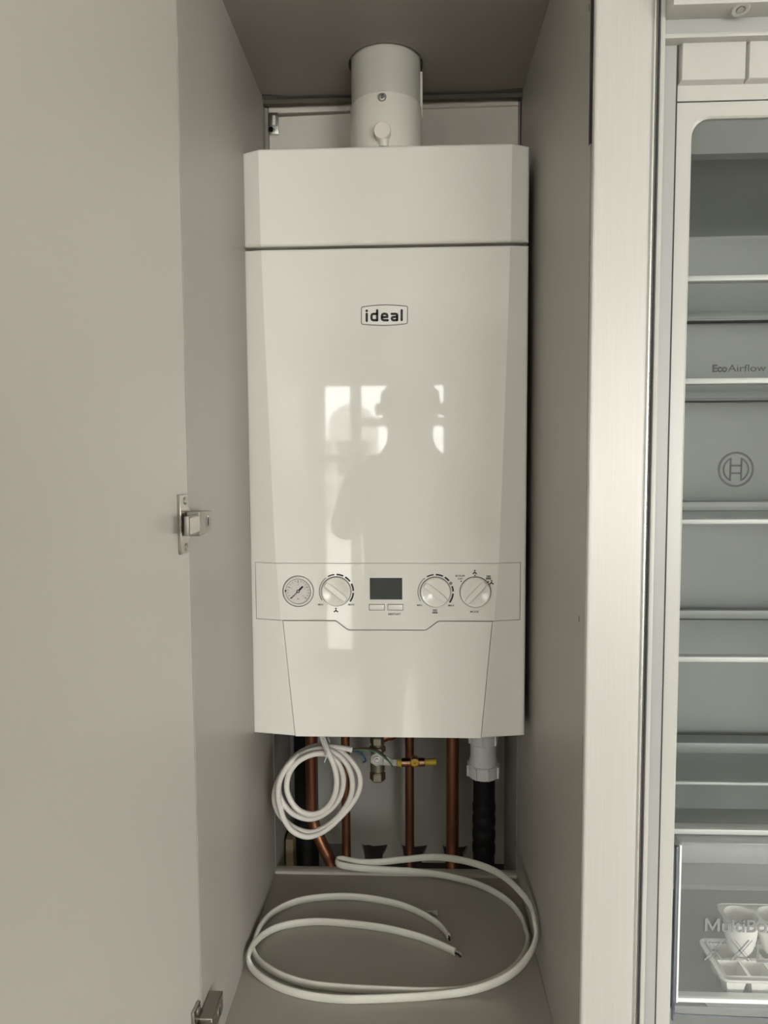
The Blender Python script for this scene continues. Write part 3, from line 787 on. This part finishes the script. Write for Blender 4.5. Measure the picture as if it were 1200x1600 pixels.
# ------------------------------------------------------------------ flat cable on the shelf
def fp(u, v, h):
    p = at(u, v, ZB+h, 2)
    if p.x > XR-.0068: p = at(u, v, XR-.0068, 0)      # leaning against the right side panel
    if p.x < XL+.0068: p = at(u, v, XL+.0068, 0)
    return p
HH = .0062
A = [(711, 1487, 1), (685, 1475, 1), (650, 1462, 1), (600, 1450, 1), (545, 1443, 1), (490, 1440, 1), (440, 1447, 1), (408, 1463, 1.6), (389, 1487, 2.0), (394, 1513, 1.4), (425, 1537, 1), (470, 1553, 1), (530, 1561, 1), (600, 1560, 1),
     (680, 1555, 1), (745, 1545, 1.8), (797, 1523, -.122), (828, 1490, -.110), (838.5, 1455, -.089), (833, 1422, -.060), (808, 1388, -.005), (775, 1362, .055), (730, 1346, .100), (680, 1339, 5.4), (630, 1343, 4.6), (590, 1347, 4.2), (560, 1347, 4.2), (538, 1343, 4.2), (527, 1344, 3.9), (531, 1351, 3.6)]
B = [(560, 1356, 3.2), (600, 1359, 2.6), (650, 1362, 2), (700, 1369, 1.5), (750, 1383, 1.1), (793, 1407, 1), (817, 1436, 1), (825, 1462, 1), (818, 1491, 1), (792, 1520, 1), (740, 1543, 1), (680, 1549, 1), (600, 1547, 1), (530, 1543, 1), (480, 1537, 1), (435, 1522, 1), (404, 1500, 1), (395, 1477, 1),
     (402, 1455, 1), (425, 1427, 1), (465, 1408, 1), (515, 1401, 1), (565, 1402, 1), (620, 1412, 1), (660, 1428, 1), (688, 1447, 1), (701, 1464, 1)]
allp = [fp(u, v, HH*h) if h >= .5 else at(u, v, h) for u, v, h in A+B]
path = cr(allp, 7)
# keep the cable clear of the cupboard sides
for q in path:
    q.x = min(max(q.x, XL+.0075), XR-.0075)
flat = thing('flat_cable', 'flat white cable lying in loose loops on the cupboard shelf', 'cable', tuple(allp[0]))
w2, h2 = .0031, .0058
prof = [(w2*math.cos(a)*(1.0), h2*math.sin(a)) for a in [2*PI*i/14 for i in range(14)]]
prof = [(math.copysign(min(abs(x), w2), x), y) for x, y in prof]
MB().sweep(path, prof, up=(0, 0, 1)).build('sheath', M['flatcable'], flat)
# bared cores at both ends
d = (path[0]-path[1]).normalized()
for k, (o_, ln) in enumerate(((-.0018, .009), (.0018, .011))):
    MB().tube([path[0]-d*.002+Vector((0, 0, o_)), path[0]+d*ln*.6+Vector((0, 0, o_)), path[0]+d*ln+Vector((0, -.001, o_-.001))], .0013, 8).build('core', M['steel'] if k else M['nickel_dark'], flat)
d = (path[-1]-path[-2]).normalized()
for o_ in (-.002, .0015):
    MB().tube([path[-1]-d*.002+Vector((0, 0, o_)), path[-1]+d*.004+Vector((0, 0, o_))], .0012, 8).build('core', M['nickel_dark'], flat)
s0 = fp(664, 1423, .005); s1 = fp(683, 1422, .004); s2 = fp(684, 1431, .003); s3 = fp(672, 1424, .010)
mb = MB(); vs = [mb.v(p) for p in (s0, s3, s1, s2)]
mb.f([vs[0], vs[1], vs[2]]); mb.f([vs[0], vs[2], vs[3]])
o = mb.build('peeled_sheath', M['flatcable'], flat, fixn=False); sm = o.modifiers.new('thick', 'SOLIDIFY'); sm.thickness = .0008

# ------------------------------------------------------------------ refrigerator
YK = -.30
fr = thing('refrigerator', 'white fridge standing open beside the cupboard, brushed steel edge', 'fridge', (.53, -.1, FLOOR))
ZF0, ZF1 = FLOOR+.02, CEIL-.03
def fxx(u, y): return at(u, 50, y).x
x_s0, x_s1 = fxx(930, YK), fxx(1020.5, YK)
mb = MB()
# steel strip: flat face, a fine lip at its left edge and a rounded right edge
prof = [(x_s0, YK+.0055), (x_s0, YK-.0003), (x_s0+.0008, YK-.0012), (x_s0+.0030, YK-.0012), (x_s0+.0036, YK-.0004)]
prof += [(x_s1-.0040, YK-.0004)]
for i in range(1, 8):
    a = PI/2*i/7; prof.append((x_s1-.0040+.0040*math.sin(a), YK-.0004+.0040*(1-math.cos(a))))
prof += [(x_s1, YK+.0055)]
mb.poly3([(x, y, ZF0) for x, y in prof], (0, 0, ZF1-ZF0))
mb.build('steel_strip', M['brushed'], fr, smooth=50)
x_l0, x_l1 = fxx(1032.5, YK), fxx(1040.5, YK)
MB().box(x_s1+.0003, x_l0-.0003, YK+.004, YK+.02, ZF0, ZF1).build('groove', M['fridge_grey'], fr)
MB().cyl((x_s1+.0032, YK+.004, ZF0), (x_s1+.0032, YK+.004, ZF1), .0016, 12).build('bright_bead', M['polished'], fr)
MB().box(x_l0-.0012, x_l0+.0002, YK+.001, YK+.01, ZF0, ZF1).build('shadow_line', M['gasket'], fr)
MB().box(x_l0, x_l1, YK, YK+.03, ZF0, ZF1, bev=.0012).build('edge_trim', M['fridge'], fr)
YG, YLn = -.288, -.285
x_g1 = fxx(1059, YG); XRF = x_s0+.62
zledge = at(1100, 62, YG).z
MB().box(x_l1-.003, x_g1, YG, YG+.03, ZF0, zledge+.01).build('inner_jamb', M['fridge_grey'], fr)
MB().box(x_g1-.0004, x_g1+.0010, YG-.0002, YG+.02, ZF0, zledge).build('shadow_line', M['gasket'], fr)
# top trim
ya, yb_ = -.318, -.297
zz0 = at(1100, 6, ya).z
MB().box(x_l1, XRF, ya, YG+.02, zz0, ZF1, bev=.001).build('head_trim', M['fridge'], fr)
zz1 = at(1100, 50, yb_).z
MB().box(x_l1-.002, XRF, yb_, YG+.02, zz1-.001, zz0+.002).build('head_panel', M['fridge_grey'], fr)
zz2 = at(1100, 50.5, yb_-.0025).z; zz3 = at(1100, 58, yb_-.0025).z
MB().box(x_l1-.002, XRF, yb_-.0025, YG+.02, zz3, zz2, bev=.0008).build('ledge', M['fridge'], fr)
q = at(1157, 12, -.31)
o = MB().lathe([(.0082, 0), (.0080, .0015), (.0070, .0022), (.0045, .0022), (.0040, .001), (0, .001)], (q.x, q.y, zz0+.0005), (0, -.25, -1), 28).build('screw_boss', M['fridge'], fr)
MB().lathe([(.0034, 0), (.0030, .0012), (0, .0012)], (q.x, q.y, zz0-.0006), (0, -.25, -1), 18).build('screw', M['steel'], o)
# raised covers above the compartment
zc1 = at(1100, 61, YLn-.006).z; zc0 = at(1100, 124, YLn-.006).z
xa, xb = at(1066.5, 90, YLn-.006).x, at(1165.5, 90, YLn-.006).x
def cover(xa, xb):
    mb = MB(); d = .006
    f = [(xa, zc0), (xb, zc0), (xb, zc1), (xa, zc1)]; k = [(xa-.003, zc0-.003), (xb+.0005, zc0-.003), (xb+.0005, zc1), (xa-.003, zc1)]
    A_ = [mb.v((x, YLn-d, z)) for x, z in f]; B_ = [mb.v((x, YLn+.002, z)) for x, z in k]
    mb.f(A_); mb.f(B_[::-1])
    for i in range(4): mb.f([A_[i], B_[i], B_[(i+1) % 4], A_[(i+1) % 4]])
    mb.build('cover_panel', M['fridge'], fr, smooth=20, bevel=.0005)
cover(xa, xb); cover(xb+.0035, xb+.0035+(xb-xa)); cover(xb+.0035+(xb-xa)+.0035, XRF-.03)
zl = at(1100, 158.5, YLn).z
MB().box(x_g1+.0010, XRF, YLn, YLn+.03, zl+.0006, zledge+.004).build('upper_panel', M['fridge'], fr)
MB().box(x_g1+.001, XRF, YLn+.002, YLn+.03, zl-.001, zl+.001).build('shadow_line', M['gasket'], fr)
# inner frame with a rounded opening, and the compartment behind it
xo0 = at(1076, 300, YLn).x; zo1 = at(1140, 181, YLn).z; zo0 = FLOOR+.15; xo1 = XRF-.045
def rrect(x0, x1, z0, z1, r, n=8):
    o = []
    for cx, cz, a in ((x1-r, z1-r, 0), (x0+r, z1-r, 90), (x0+r, z0+r, 180), (x1-r, z0+r, 270)):
        o += arc(cx, cz, r, a, a+90, n)
    return o
inn = rrect(xo0, xo1, zo0, zo1, .017)
def project(p, x0, x1, z0, z1):
    cx, cz = (xo0+xo1)/2, (zo0+zo1)/2; return p
# frame = four bars plus the rounded corners
mb = MB(); n = len(inn)
ox0, ox1, oz0, oz1 = x_g1+.0010, XRF, ZF0, zl-.0008
outr = []
for i, (x, z) in enumerate(inn):
    k = i//9
    c = ((ox1, oz1), (ox0, oz1), (ox0, oz0), (ox1, oz0))[k]; t = (i % 9)/8
    if k == 0: q = (ox1, z) if t < .5 else (x, oz1)
    elif k == 1: q = (x, oz1) if t < .5 else (ox0, z)
    elif k == 2: q = (ox0, z) if t < .5 else (x, oz0)
    else: q = (x, oz0) if t < .5 else (ox1, z)
    if abs(t-.5) < .01: q = c
    outr.append(q)
vi0 = [mb.v((x, YLn, z)) for x, z in inn]; vo = [mb.v((x, YLn, z)) for x, z in outr]
vi1 = [mb.v((x+(.002 if x < .5 else -.002), YLn+.0015, z-(.0015 if z > 0 else -.002))) for x, z in inn]
vi2 = [mb.v((x+(.0015 if x < .5 else -.0015), YLn+.004, z-(.0015 if z > 0 else -.0015))) for x, z in inn]
for i in range(n):
    j = (i+1) % n
    mb.f([vi0[i], vi0[j], vo[j], vo[i]]); mb.f([vi0[i], vi0[j], vi1[j], vi1[i]]); mb.f([vi1[i], vi1[j], vi2[j], vi2[i]])
mb.build('front_frame', M['fridge'], fr, smooth=5)
YI = .03
inn2 = rrect(xo0-.0005, xo1+.0005, zo0-.0005, zo1+.0005, .0172)
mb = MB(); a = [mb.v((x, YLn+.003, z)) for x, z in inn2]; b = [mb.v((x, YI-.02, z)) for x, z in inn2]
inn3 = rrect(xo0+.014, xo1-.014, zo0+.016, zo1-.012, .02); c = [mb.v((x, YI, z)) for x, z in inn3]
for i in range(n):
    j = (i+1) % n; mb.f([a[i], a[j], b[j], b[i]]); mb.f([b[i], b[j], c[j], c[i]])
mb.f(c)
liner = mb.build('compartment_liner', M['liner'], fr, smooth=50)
MB().box(x_s1, XRF+.02, .05, .07, ZF0, ZF1).box(XRF, XRF+.02, YK+.02, .07, ZF0, ZF1).build('outer_case', M['fridge_grey'], fr)
# wedge added under the compartment roof, slanted to catch light; a vent button
zq_ = at(1130, 240, -.25).z
mb = MB(); xa0, xa1 = xo0+.0006, xo1-.0006
mb.poly3([(xa0, YLn+.0045, zo1-.0006), (xa0, -.25, zq_), (xa0, -.236, zq_), (xa0, -.205, zo1-.0006)], (xa1-xa0, 0, 0))
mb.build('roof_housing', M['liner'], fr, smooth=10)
q = at(1118, 350, YI)
MB().box(q.x-.018, xo1-.03, YI-.012, YI+.002, q.z-.012, q.z+.022, bev=.008, seg=3).build('air_outlet', M['liner'], fr)
# glass shelves
YSF, YSB = -.212, .012
x0s, x1s = xo0+.001, xo1-.001
shelf_n = 0
for v0, v1, rear in ((429.5, 438.5, 497), (590.5, 599.5, 619), (811, 819, 785), (1026.5, 1035, 951)):
    z1s, z0s = at(1140, v0, YSF).z, at(1140, v1, YSF).z
    t = MB().box(x0s, x1s, YSF, YSF+.012, z0s, z1s, bev=.0012).build('glass_shelf', M['shelftrim'], fr)
    MB().box(x0s, x1s, YSF+.012, YSB-.012, z0s+.0015, z0s+.0055).build('glass', M['glass'], t)
    MB().box(x0s, x1s, YSB-.012, YSB, z0s+.0005, z0s+.0125, bev=.001).build('rear_bar', M['liner'], t)
    MB().box(x0s, x1s, YSB-.0125, YSB-.001, z0s-.0012, z0s+.0006).build('rear_shadow_gap', M['gasket'], t)
z1s = at(1140, 1296.5, YSF-.02).z; z0s = at(1140, 1305, YSF-.02).z
t = MB().box(x0s, x1s, YSF-.02, YSF-.006, z0s, z1s, bev=.0012).build('glass_shelf', M['shelftrim'], fr)
mb = MB(); zq = at(1140, 1277, YSF+.02).z
MB().box(x0s, x1s, YSF-.006, YSF+.03, z0s, z1s-.001, bev=.002).build('drawer_cover', M['liner'], t)
MB().box(x0s, x1s, YSF+.03, YSB-.03, z0s+.001, z0s+.005).build('glass', M['glass'], t)
MB().box(x0s, x1s, YSB-.03, YSB, z0s+.0005, z0s+.015, bev=.001).build('rear_bar', M['liner'], t)
# shelf runners moulded in the side wall are hidden; printed marks on the back wall
yt = YI-.0006
a = at(1113, 581, yt); b = at(1196.5, 581, yt); h = a.z-at(1113, 569.5, yt).z
h = abs(h)
mb = MB(); mb.text('Eco', h, a.x, a.z, yt, align='LEFT', off=.00055, sx=.98)
xe = max(q.co.x for q in mb.bm.verts); mb.build('lettering', M['fridge_ink'], liner)
mb = MB(); mb.text('Airflow', h, xe+.0010, a.z, yt, align='LEFT', off=-.00005, sx=1.0)
xm = max(q.co.x for q in mb.bm.verts); k = (b.x-xe-.001)/(xm-xe-.001)
for q in mb.bm.verts: q.co.x = xe+.001+(q.co.x-xe-.001)*k
mb.build('lettering', M['fridge_ink'], liner)
c = at(1150, 733.5, yt); u = (at(1151, 733.5, yt)-c).length
mb = MB(); L = lambda x, z: (c.x+x*u, c.z+z*u)
mb.stroke(arc(c.x, c.z, 26.5*u, 0, 360, 48)[:-1], 3.2*u, yt, closed=True)
for s in (-1, 1):
    pts = [L(s*8.5, 17), L(s*8.5, -17)]+[(c.x+s*q[0], c.z+q[1]) for q in arc(0, 0, 19.3*u, -56, 56, 12)]
    mb.stroke(pts, 2.4*u, yt, closed=True)
    mb.stroke([L(-8.5, s*6), L(8.5, s*6)], 2.6*u, yt)
mb.build('round_emblem', M['fridge_ink'], liner)
# clear drawer
YD0, YD1 = -.245, -.03
zt_d = at(1140, 1322, YD0).z; zb_d = at(1140, 1566, YD0).z
xd0 = at(1062, 1330, YD0).x; xd1 = xo1-.012
dr = MB().box(xd0, xd1, YD0, YD0+.0025, zb_d, zt_d).build('clear_drawer', M['clear'], fr)
tag(dr, 'clear plastic drawer')
MB().box(xd0+.001, xd1, YD0+.0005, YD0+.016, zt_d-.020, zt_d+.003, bev=.001).build('top_grip', M['hazy'], dr)
MB().box(xd0, xd1, YD0-.001, YD0+.010, zb_d-.0010, zb_d+.0040, bev=.001).build('lower_rim', M['clear_rim'], dr)
MB().box(xd0-.0002, xd0+.0022, YD0-.0006, YD0+.004, zb_d-.002, zt_d, bev=.0005).build('corner_edge', M['clear_rim'], dr)
MB().box(xd0-.0035, xd0-.0006, YD0, YD0+.004, zb_d-.024, zt_d-.002, bev=.0008).build('side_edge', M['clear_edge'], dr)
yq = YD1
MB().box(xd0-.006, xd0-.004, YD0+.004, yq, zb_d+.004, zt_d).build('side_wall', M['clear'], dr)
MB().poly3([(xd0-.0075, YD0+.055, zt_d+.010), (xd0-.0075, YD0+.050, zt_d+.010), (xd0-.003, YD0, zt_d-.006), (xd0-.003, YD0+.006, zt_d-.006)], (.0015, 0, 0)).build('slanted_top_edge', M['clear_edge'], dr)
zbot = at(1139, 1557, YD0+.019).z-.0004
MB().box(xd0-.004, xd1, YD0+.004, yq, zbot-.003, zbot).build('bottom', M['liner'], dr)
MB().box(xd0-.004, xd1, yq-.003, yq, zb_d, zt_d-.03).build('back_wall', M['clear'], dr)
MB().box(xd0-.002, xd1, yq-.006, yq, zt_d-.032, zt_d-.028, bev=.001).build('rear_rim', M['clear_rim'], dr)
# sloping skirt and dark finger recess under the drawer front
zk = at(1140, 1596, YD0).z
MB().box(xd0-.0030, xd1, YD0, YD0+.003, zk+.006, zb_d-.0012).build('front_skirt', M['clear'], dr)
rx = at(1096, 1570, YD0+.004).x
mb = MB(); mb.prism([(rx, zb_d-.002), (xd1, zb_d-.002), (xd1, zk+.007), (rx+.014, zk+.007)], YD0+.0045, YD0+.02); mb.build('finger_recess', M['emboss'], dr)
mb = MB(); mb.sweep(cr([(xd0-.002, YD0+.001, zb_d-.012), (xd0-.002, YD0+.001, zk+.010), (xd0+.004, YD0+.001, zk+.006), (rx+.01, YD0+.001, zk+.005), (rx+.1, YD0+.001, zk+.004), (xd1, YD0+.001, zk+.004)], 5), [(-.0007, -.0007), (.0007, -.0007), (.0007, .0007), (-.0007, .0007)]); mb.build('skirt_edge', M['clear_edge'], dr)
a = at(1101, 1455, YD0-.0004); h = abs(a.z-at(1101, 1434, YD0).z)
mb = MB(); k = h*.19
mb.stroke([(a.x+k/2, a.z), (a.x+k/2, a.z+h)], k, YD0-.0006); mb.stroke([(a.x+h*.98, a.z), (a.x+h*.98, a.z+h)], k, YD0-.0006)
mb.stroke([(a.x+k*.6, a.z+h*.97), (a.x+k/4+h*.49, a.z+h*.18), (a.x+h*.96, a.z+h*.97)], k*.9, YD0-.0007)
mb.text('ultiBox', h, a.x+h*1.16, a.z, YD0-.0006, align='LEFT', off=.0003, t=.0006); mb.build('lettering', M['emboss'], dr)
a = at(1101, 1500, YD0-.0004); h = abs(a.z-at(1101, 1467, YD0).z)
mb = MB()
def xl(x0, w):
    mb.stroke([(x0, a.z), (x0+w, a.z+h)], .0016, YD0-.0006); mb.stroke([(x0, a.z+h), (x0+w, a.z)], .0016, YD0-.0006)
    mb.stroke([(x0+.004, a.z), (x0+w+.004, a.z+h)], .0006, YD0-.0006); mb.stroke([(x0+.004, a.z+h), (x0+w+.004, a.z)], .0006, YD0-.0006)
xl(a.x, h*.8); xl(a.x+h*1.15, h*.8)
mb.stroke([(a.x+h*2.35, a.z+h), (a.x+h*2.35, a.z), (a.x+h*2.95, a.z)], .0020, YD0-.0006)
mb.build('lettering', M['emboss'], dr)

# trays in the drawer
def tray(name, label, cat, base, nx, ny, cw, cd, hgt, rimw, round_cups):
    t = thing(name, label, cat, base); bx_, by_, bz_ = base
    Wd, Dp = nx*cw, ny*cd
    mb = MB(); top = bz_+hgt
    # rim with wells
    for i in range(nx):
        for j in range(ny):
            x0, y0 = bx_+i*cw, by_+j*cd
            if round_cups:
                c = (x0+cw/2, y0+cd/2); r = cw*.47; N = 24
                sq = []
                for k in range(N):
                    a_ = 2*PI*k/N; dx, dy = math.cos(a_), math.sin(a_); m_ = max(abs(dx), abs(dy)); sq.append((c[0]+cw/2*dx/m_, c[1]+cd/2*dy/m_))
                rings = [[mb.v((x, y, top)) for x, y in sq]]
                for q in range(7):
                    ph = PI/2*q/7; rr = r*math.cos(ph)**.7 if q else r
                    rings.append([mb.v((c[0]+rr*math.cos(2*PI*k/N), c[1]+rr*math.sin(2*PI*k/N), top-(hgt)*math.sin(ph))) for k in range(N)])
                for A_, B_ in zip(rings, rings[1:]):
                    for k in range(N): mb.f([A_[k], A_[(k+1) % N], B_[(k+1) % N], B_[k]])
                mb.f(rings[-1])
            else:
                m1, m2 = .0018, .0045
                lv = [(0, top), (m1, top), (m2+.002, bz_+.001), (m2+.004, bz_)]
                rings = [[mb.v((x0+m, y0+m, z)), mb.v((x0+cw-m, y0+m, z)), mb.v((x0+cw-m, y0+cd-m, z)), mb.v((x0+m, y0+cd-m, z))] if True else 0 for m, z in lv]
                for rr_ in zip(rings, rings[1:]):
                    for k in range(4): mb.f([rr_[0][k], rr_[0][(k+1) % 4], rr_[1][(k+1) % 4], rr_[1][k]])
                mb.f(rings[-1])
    bmesh.ops.remove_doubles(mb.bm, verts=list(mb.bm.verts), dist=1e-5)
    o = mb.build('wells', M['egg'], t, smooth=35); sm = o.modifiers.new('thick', 'SOLIDIFY'); sm.thickness = .0012; sm.offset = 0
    if rimw:
        N = 8; ro = rrect(bx_-rimw, bx_+Wd+rimw, by_-rimw, by_+Dp+rimw, .010); ri = [(min(max(x, bx_), bx_+Wd), min(max(y, by_), by_+Dp)) for x, y in ro]
        mb = MB(); n_ = len(ro)
        tiers = [[mb.v((x, y, top+.0003)) for x, y in ri], [mb.v((x, y, top+.0010)) for x, y in ro], [mb.v((x, y, top-.0022)) for x, y in ro]]
        for A_, B_ in zip(tiers, tiers[1:]):
            for k in range(n_): mb.f([A_[k], A_[(k+1) % n_], B_[(k+1) % n_], B_[k]])
        bmesh.ops.remove_doubles(mb.bm, verts=list(mb.bm.verts), dist=1e-5)
        o = mb.build('rim', M['egg'], t, smooth=40); sm = o.modifiers.new('thick', 'SOLIDIFY'); sm.thickness = .001
    return t
by0 = YD0+.0105
p = at(1139, 1557, by0+.0085); rim_z = at(1139, 1533, by0-.006).z; zt0 = p.z; p.x -= .0085
back = at(1086, 1472, rim_z, 2).y
tray('ice_cube_tray', 'long white ice cube tray lying on the bottom of the clear drawer', 'tray', (p.x, by0, zt0), 7, 2, at(1177.5, 1557, by0+.0085).x-.0085-p.x, (back-by0)/2, rim_z-zt0, .006, False)
ye = at(1150, 1490, rim_z+.0016, 2).y
p = at(1131, 1430, ye); cwid = at(1184, 1430, ye).x-p.x
tray('egg_holder', 'white egg holder with rounded cups resting on the ice cube tray in the drawer', 'tray', (p.x, ye-cwid/2, rim_z+.0016), 4, 1, cwid, cwid, p.z-rim_z-.0016, .0015, True)


# ------------------------------------------------------------------ the person taking the photograph, behind the camera
def skin_obj(name, verts, edges, radii, m, parent, root=0, sub=2):
    me = bpy.data.meshes.new(name); me.from_pydata(verts, edges, []); o = bpy.data.objects.new(name, me); C.objects.link(o)
    me.materials.append(m)
    o.modifiers.new('skin', 'SKIN'); 
    lay = me.skin_vertices[0].data if me.skin_vertices else None
    if lay is None:
        bpy.context.view_layer.objects.active = o
        lay = me.skin_vertices[0].data
    for i, r in enumerate(radii):
        lay[i].radius = r if isinstance(r, tuple) else (r, r); lay[i].use_root = (i == root)
    s = o.modifiers.new('sub', 'SUBSURF'); s.levels = sub; s.render_levels = sub
    for pl in me.polygons: pl.use_smooth = True
    o.modifiers['skin'].use_smooth_shade = True
    if parent:
        o.parent = parent; loc = Vector(parent.location)
        for q in me.vertices: q.co -= loc
    return o
px0, py0 = .03, -1.30
man = thing('person', 'person in dark clothes standing behind the camera, holding up a phone', 'person', (px0, py0, FLOOR))
V = [(px0, py0, -.10), (px0, py0+.01, .08), (px0, py0+.0, .25), (px0, py0+.01, .36), (px0, py0+.02, .43), (px0, py0+.03, .49), (px0, py0+.035, .56), (px0, py0+.03, .63)]
R_ = [(.17, .12), (.155, .11), (.185, .12), (.15, .10), (.082, .075), (.078, .088), (.082, .10), (.055, .07)]
Ed = [(i, i+1) for i in range(7)]
def limb(base, pts_, rs):
    i0 = len(V); prev = base
    for p_, r_ in zip(pts_, rs):
        V.append(p_); R_.append(r_); Ed.append((prev, len(V)-1)); prev = len(V)-1
for s in (-1, 1):
    limb(3, [(px0+s*.17, py0, .33), (px0+s*.225, py0+.03, .16), (px0+s*.15, py0+.15, .26), (px0+s*.075, py0+.25, .375)], [.062, .048, .04, .028])
    limb(0, [(px0+s*.095, py0, -.22), (px0+s*.10, py0+.01, -.62), (px0+s*.10, py0-.02, FLOOR+.09), (px0+s*.11, py0+.10, FLOOR+.04)], [.095, .065, .045, .04])
skin_obj('body', V, Ed, R_, M['cloth'], man)
mb = MB(); mb.lathe([(0, 0), (.05, .01), (.085, .05), (.094, .10), (.085, .15), (.05, .185), (0, .195)], (px0, py0+.02, .465), (0, 0, 1), 32)
for q in mb.bm.verts:
    q.co.y = py0+.02+(q.co.y-py0-.02)*1.15
o = mb.build('head', M['skin'], man, smooth=80)
mb = MB(); mb.lathe([(.088, 0), (.099, .03), (.093, .075), (.055, .115), (0, .125)], (px0, py0+.008, .545), (0, .12, 1), 32); mb.build('hair', M['hair'], man, smooth=80)
mb = MB(); mb.lathe([(.006, 0), (.011, .018), (.014, .04), (0, .046)], (px0, py0+.125, .59), (0, .3, -1), 12); mb.build('nose', M['skin'], man, smooth=80)
for s in (-1, 1):
    mb = MB(); mb.lathe([(0, 0), (.018, .006), (.022, .02), (0, .028)], (px0+s*.088, py0+.02, .565), (s, 0, 0), 12); mb.build('ear', M['skin'], man, smooth=80)
    hx = px0+s*.075
    HV = [(hx, py0+.25, .375), (hx-s*.004, py0+.28, .385), (hx-s*.008, py0+.305, .39)]; HR = [(.024, .02), (.032, .018), (.03, .016)]; HE = [(0, 1), (1, 2)]
    for k, L in enumerate((.05, .058, .054, .042)):
        i0 = len(HV); zz = .412-k*.016
        HV += [(hx-s*.006, py0+.315, zz), (hx-s*.014, py0+.318+L*.3, zz), (hx-s*.032, py0+.318+L*.32, zz)]; HR += [.0095, .0085, .0075]; HE += [(2, i0), (i0, i0+1), (i0+1, i0+2)]
    i0 = len(HV); HV += [(hx-s*.014, py0+.275, .412), (hx-s*.026, py0+.295, .418), (hx-s*.036, py0+.305, .416)]; HR += [.011, .0095, .008]; HE += [(1, i0), (i0, i0+1), (i0+1, i0+2)]
    skin_obj('hand', HV, HE, HR, M['skin'], man, root=1)
ph = tag(MB().box(px0-.038, px0+.042, -.992, -.984, .325, .465, bev=.003).build('phone', M['phone']), 'black phone held up in both hands of the person behind the camera', 'phone')

# ------------------------------------------------------------------ light: overcast sky through the windows
w = bpy.data.worlds.new('overcast_sky'); bpy.context.scene.world = w; w.use_nodes = True
bg = w.node_tree.nodes['Background']; bg.inputs['Color'].default_value = (1.0, .985, .95, 1); bg.inputs['Strength'].default_value = 13.9
def portal(name, loc, rot, sx, sy):
    l = bpy.data.lights.new(name, 'AREA'); l.shape = 'RECTANGLE'; l.size = sx; l.size_y = sy
    o = bpy.data.objects.new(name, l); C.objects.link(o); o.location = loc; o.rotation_euler = rot; l.cycles.is_portal = True
for a, b, c, d in WINS: portal('window_daylight', ((a+b)/2, RY0-.11, (c+d)/2), (PI/2, 0, 0), b-a, d-c)
portal('right_daylight', (RX1+.11, (WY0+WY1)/2, (WZ0+WZ1)/2), (0, PI/2, 0), WZ1-WZ0, WY1-WY0)
portal('balcony_daylight', ((DX0+DX1)/2, RY0-.11, (DZ0+DZ1)/2), (PI/2, 0, 0), DX1-DX0, DZ1-DZ0)

# ------------------------------------------------------------------ camera
cam = bpy.data.cameras.new('camera'); cam.sensor_fit = 'HORIZONTAL'; cam.sensor_width = 36; cam.lens = 36*F/1200; cam.clip_start = .02
co = bpy.data.objects.new('camera', cam); C.objects.link(co)
mw = Matrix.Identity(4)
for i, a in enumerate((RIGHT, UP, -_fwd)):
    for j in range(3): mw[j][i] = a[j]
mw.translation = CAM; co.matrix_world = mw
sc_ = bpy.context.scene; sc_.camera = co
sc_.view_settings.view_transform = 'Standard'; sc_.view_settings.look = 'None'; sc_.view_settings.gamma = 1.0
sc_.view_settings.use_curve_mapping = False
sc_.view_settings.exposure = 0.0
sc_.cycles.max_bounces = 10; sc_.cycles.diffuse_bounces = 6; sc_.cycles.transparent_max_bounces = 16
sc_.cycles.use_denoising = True
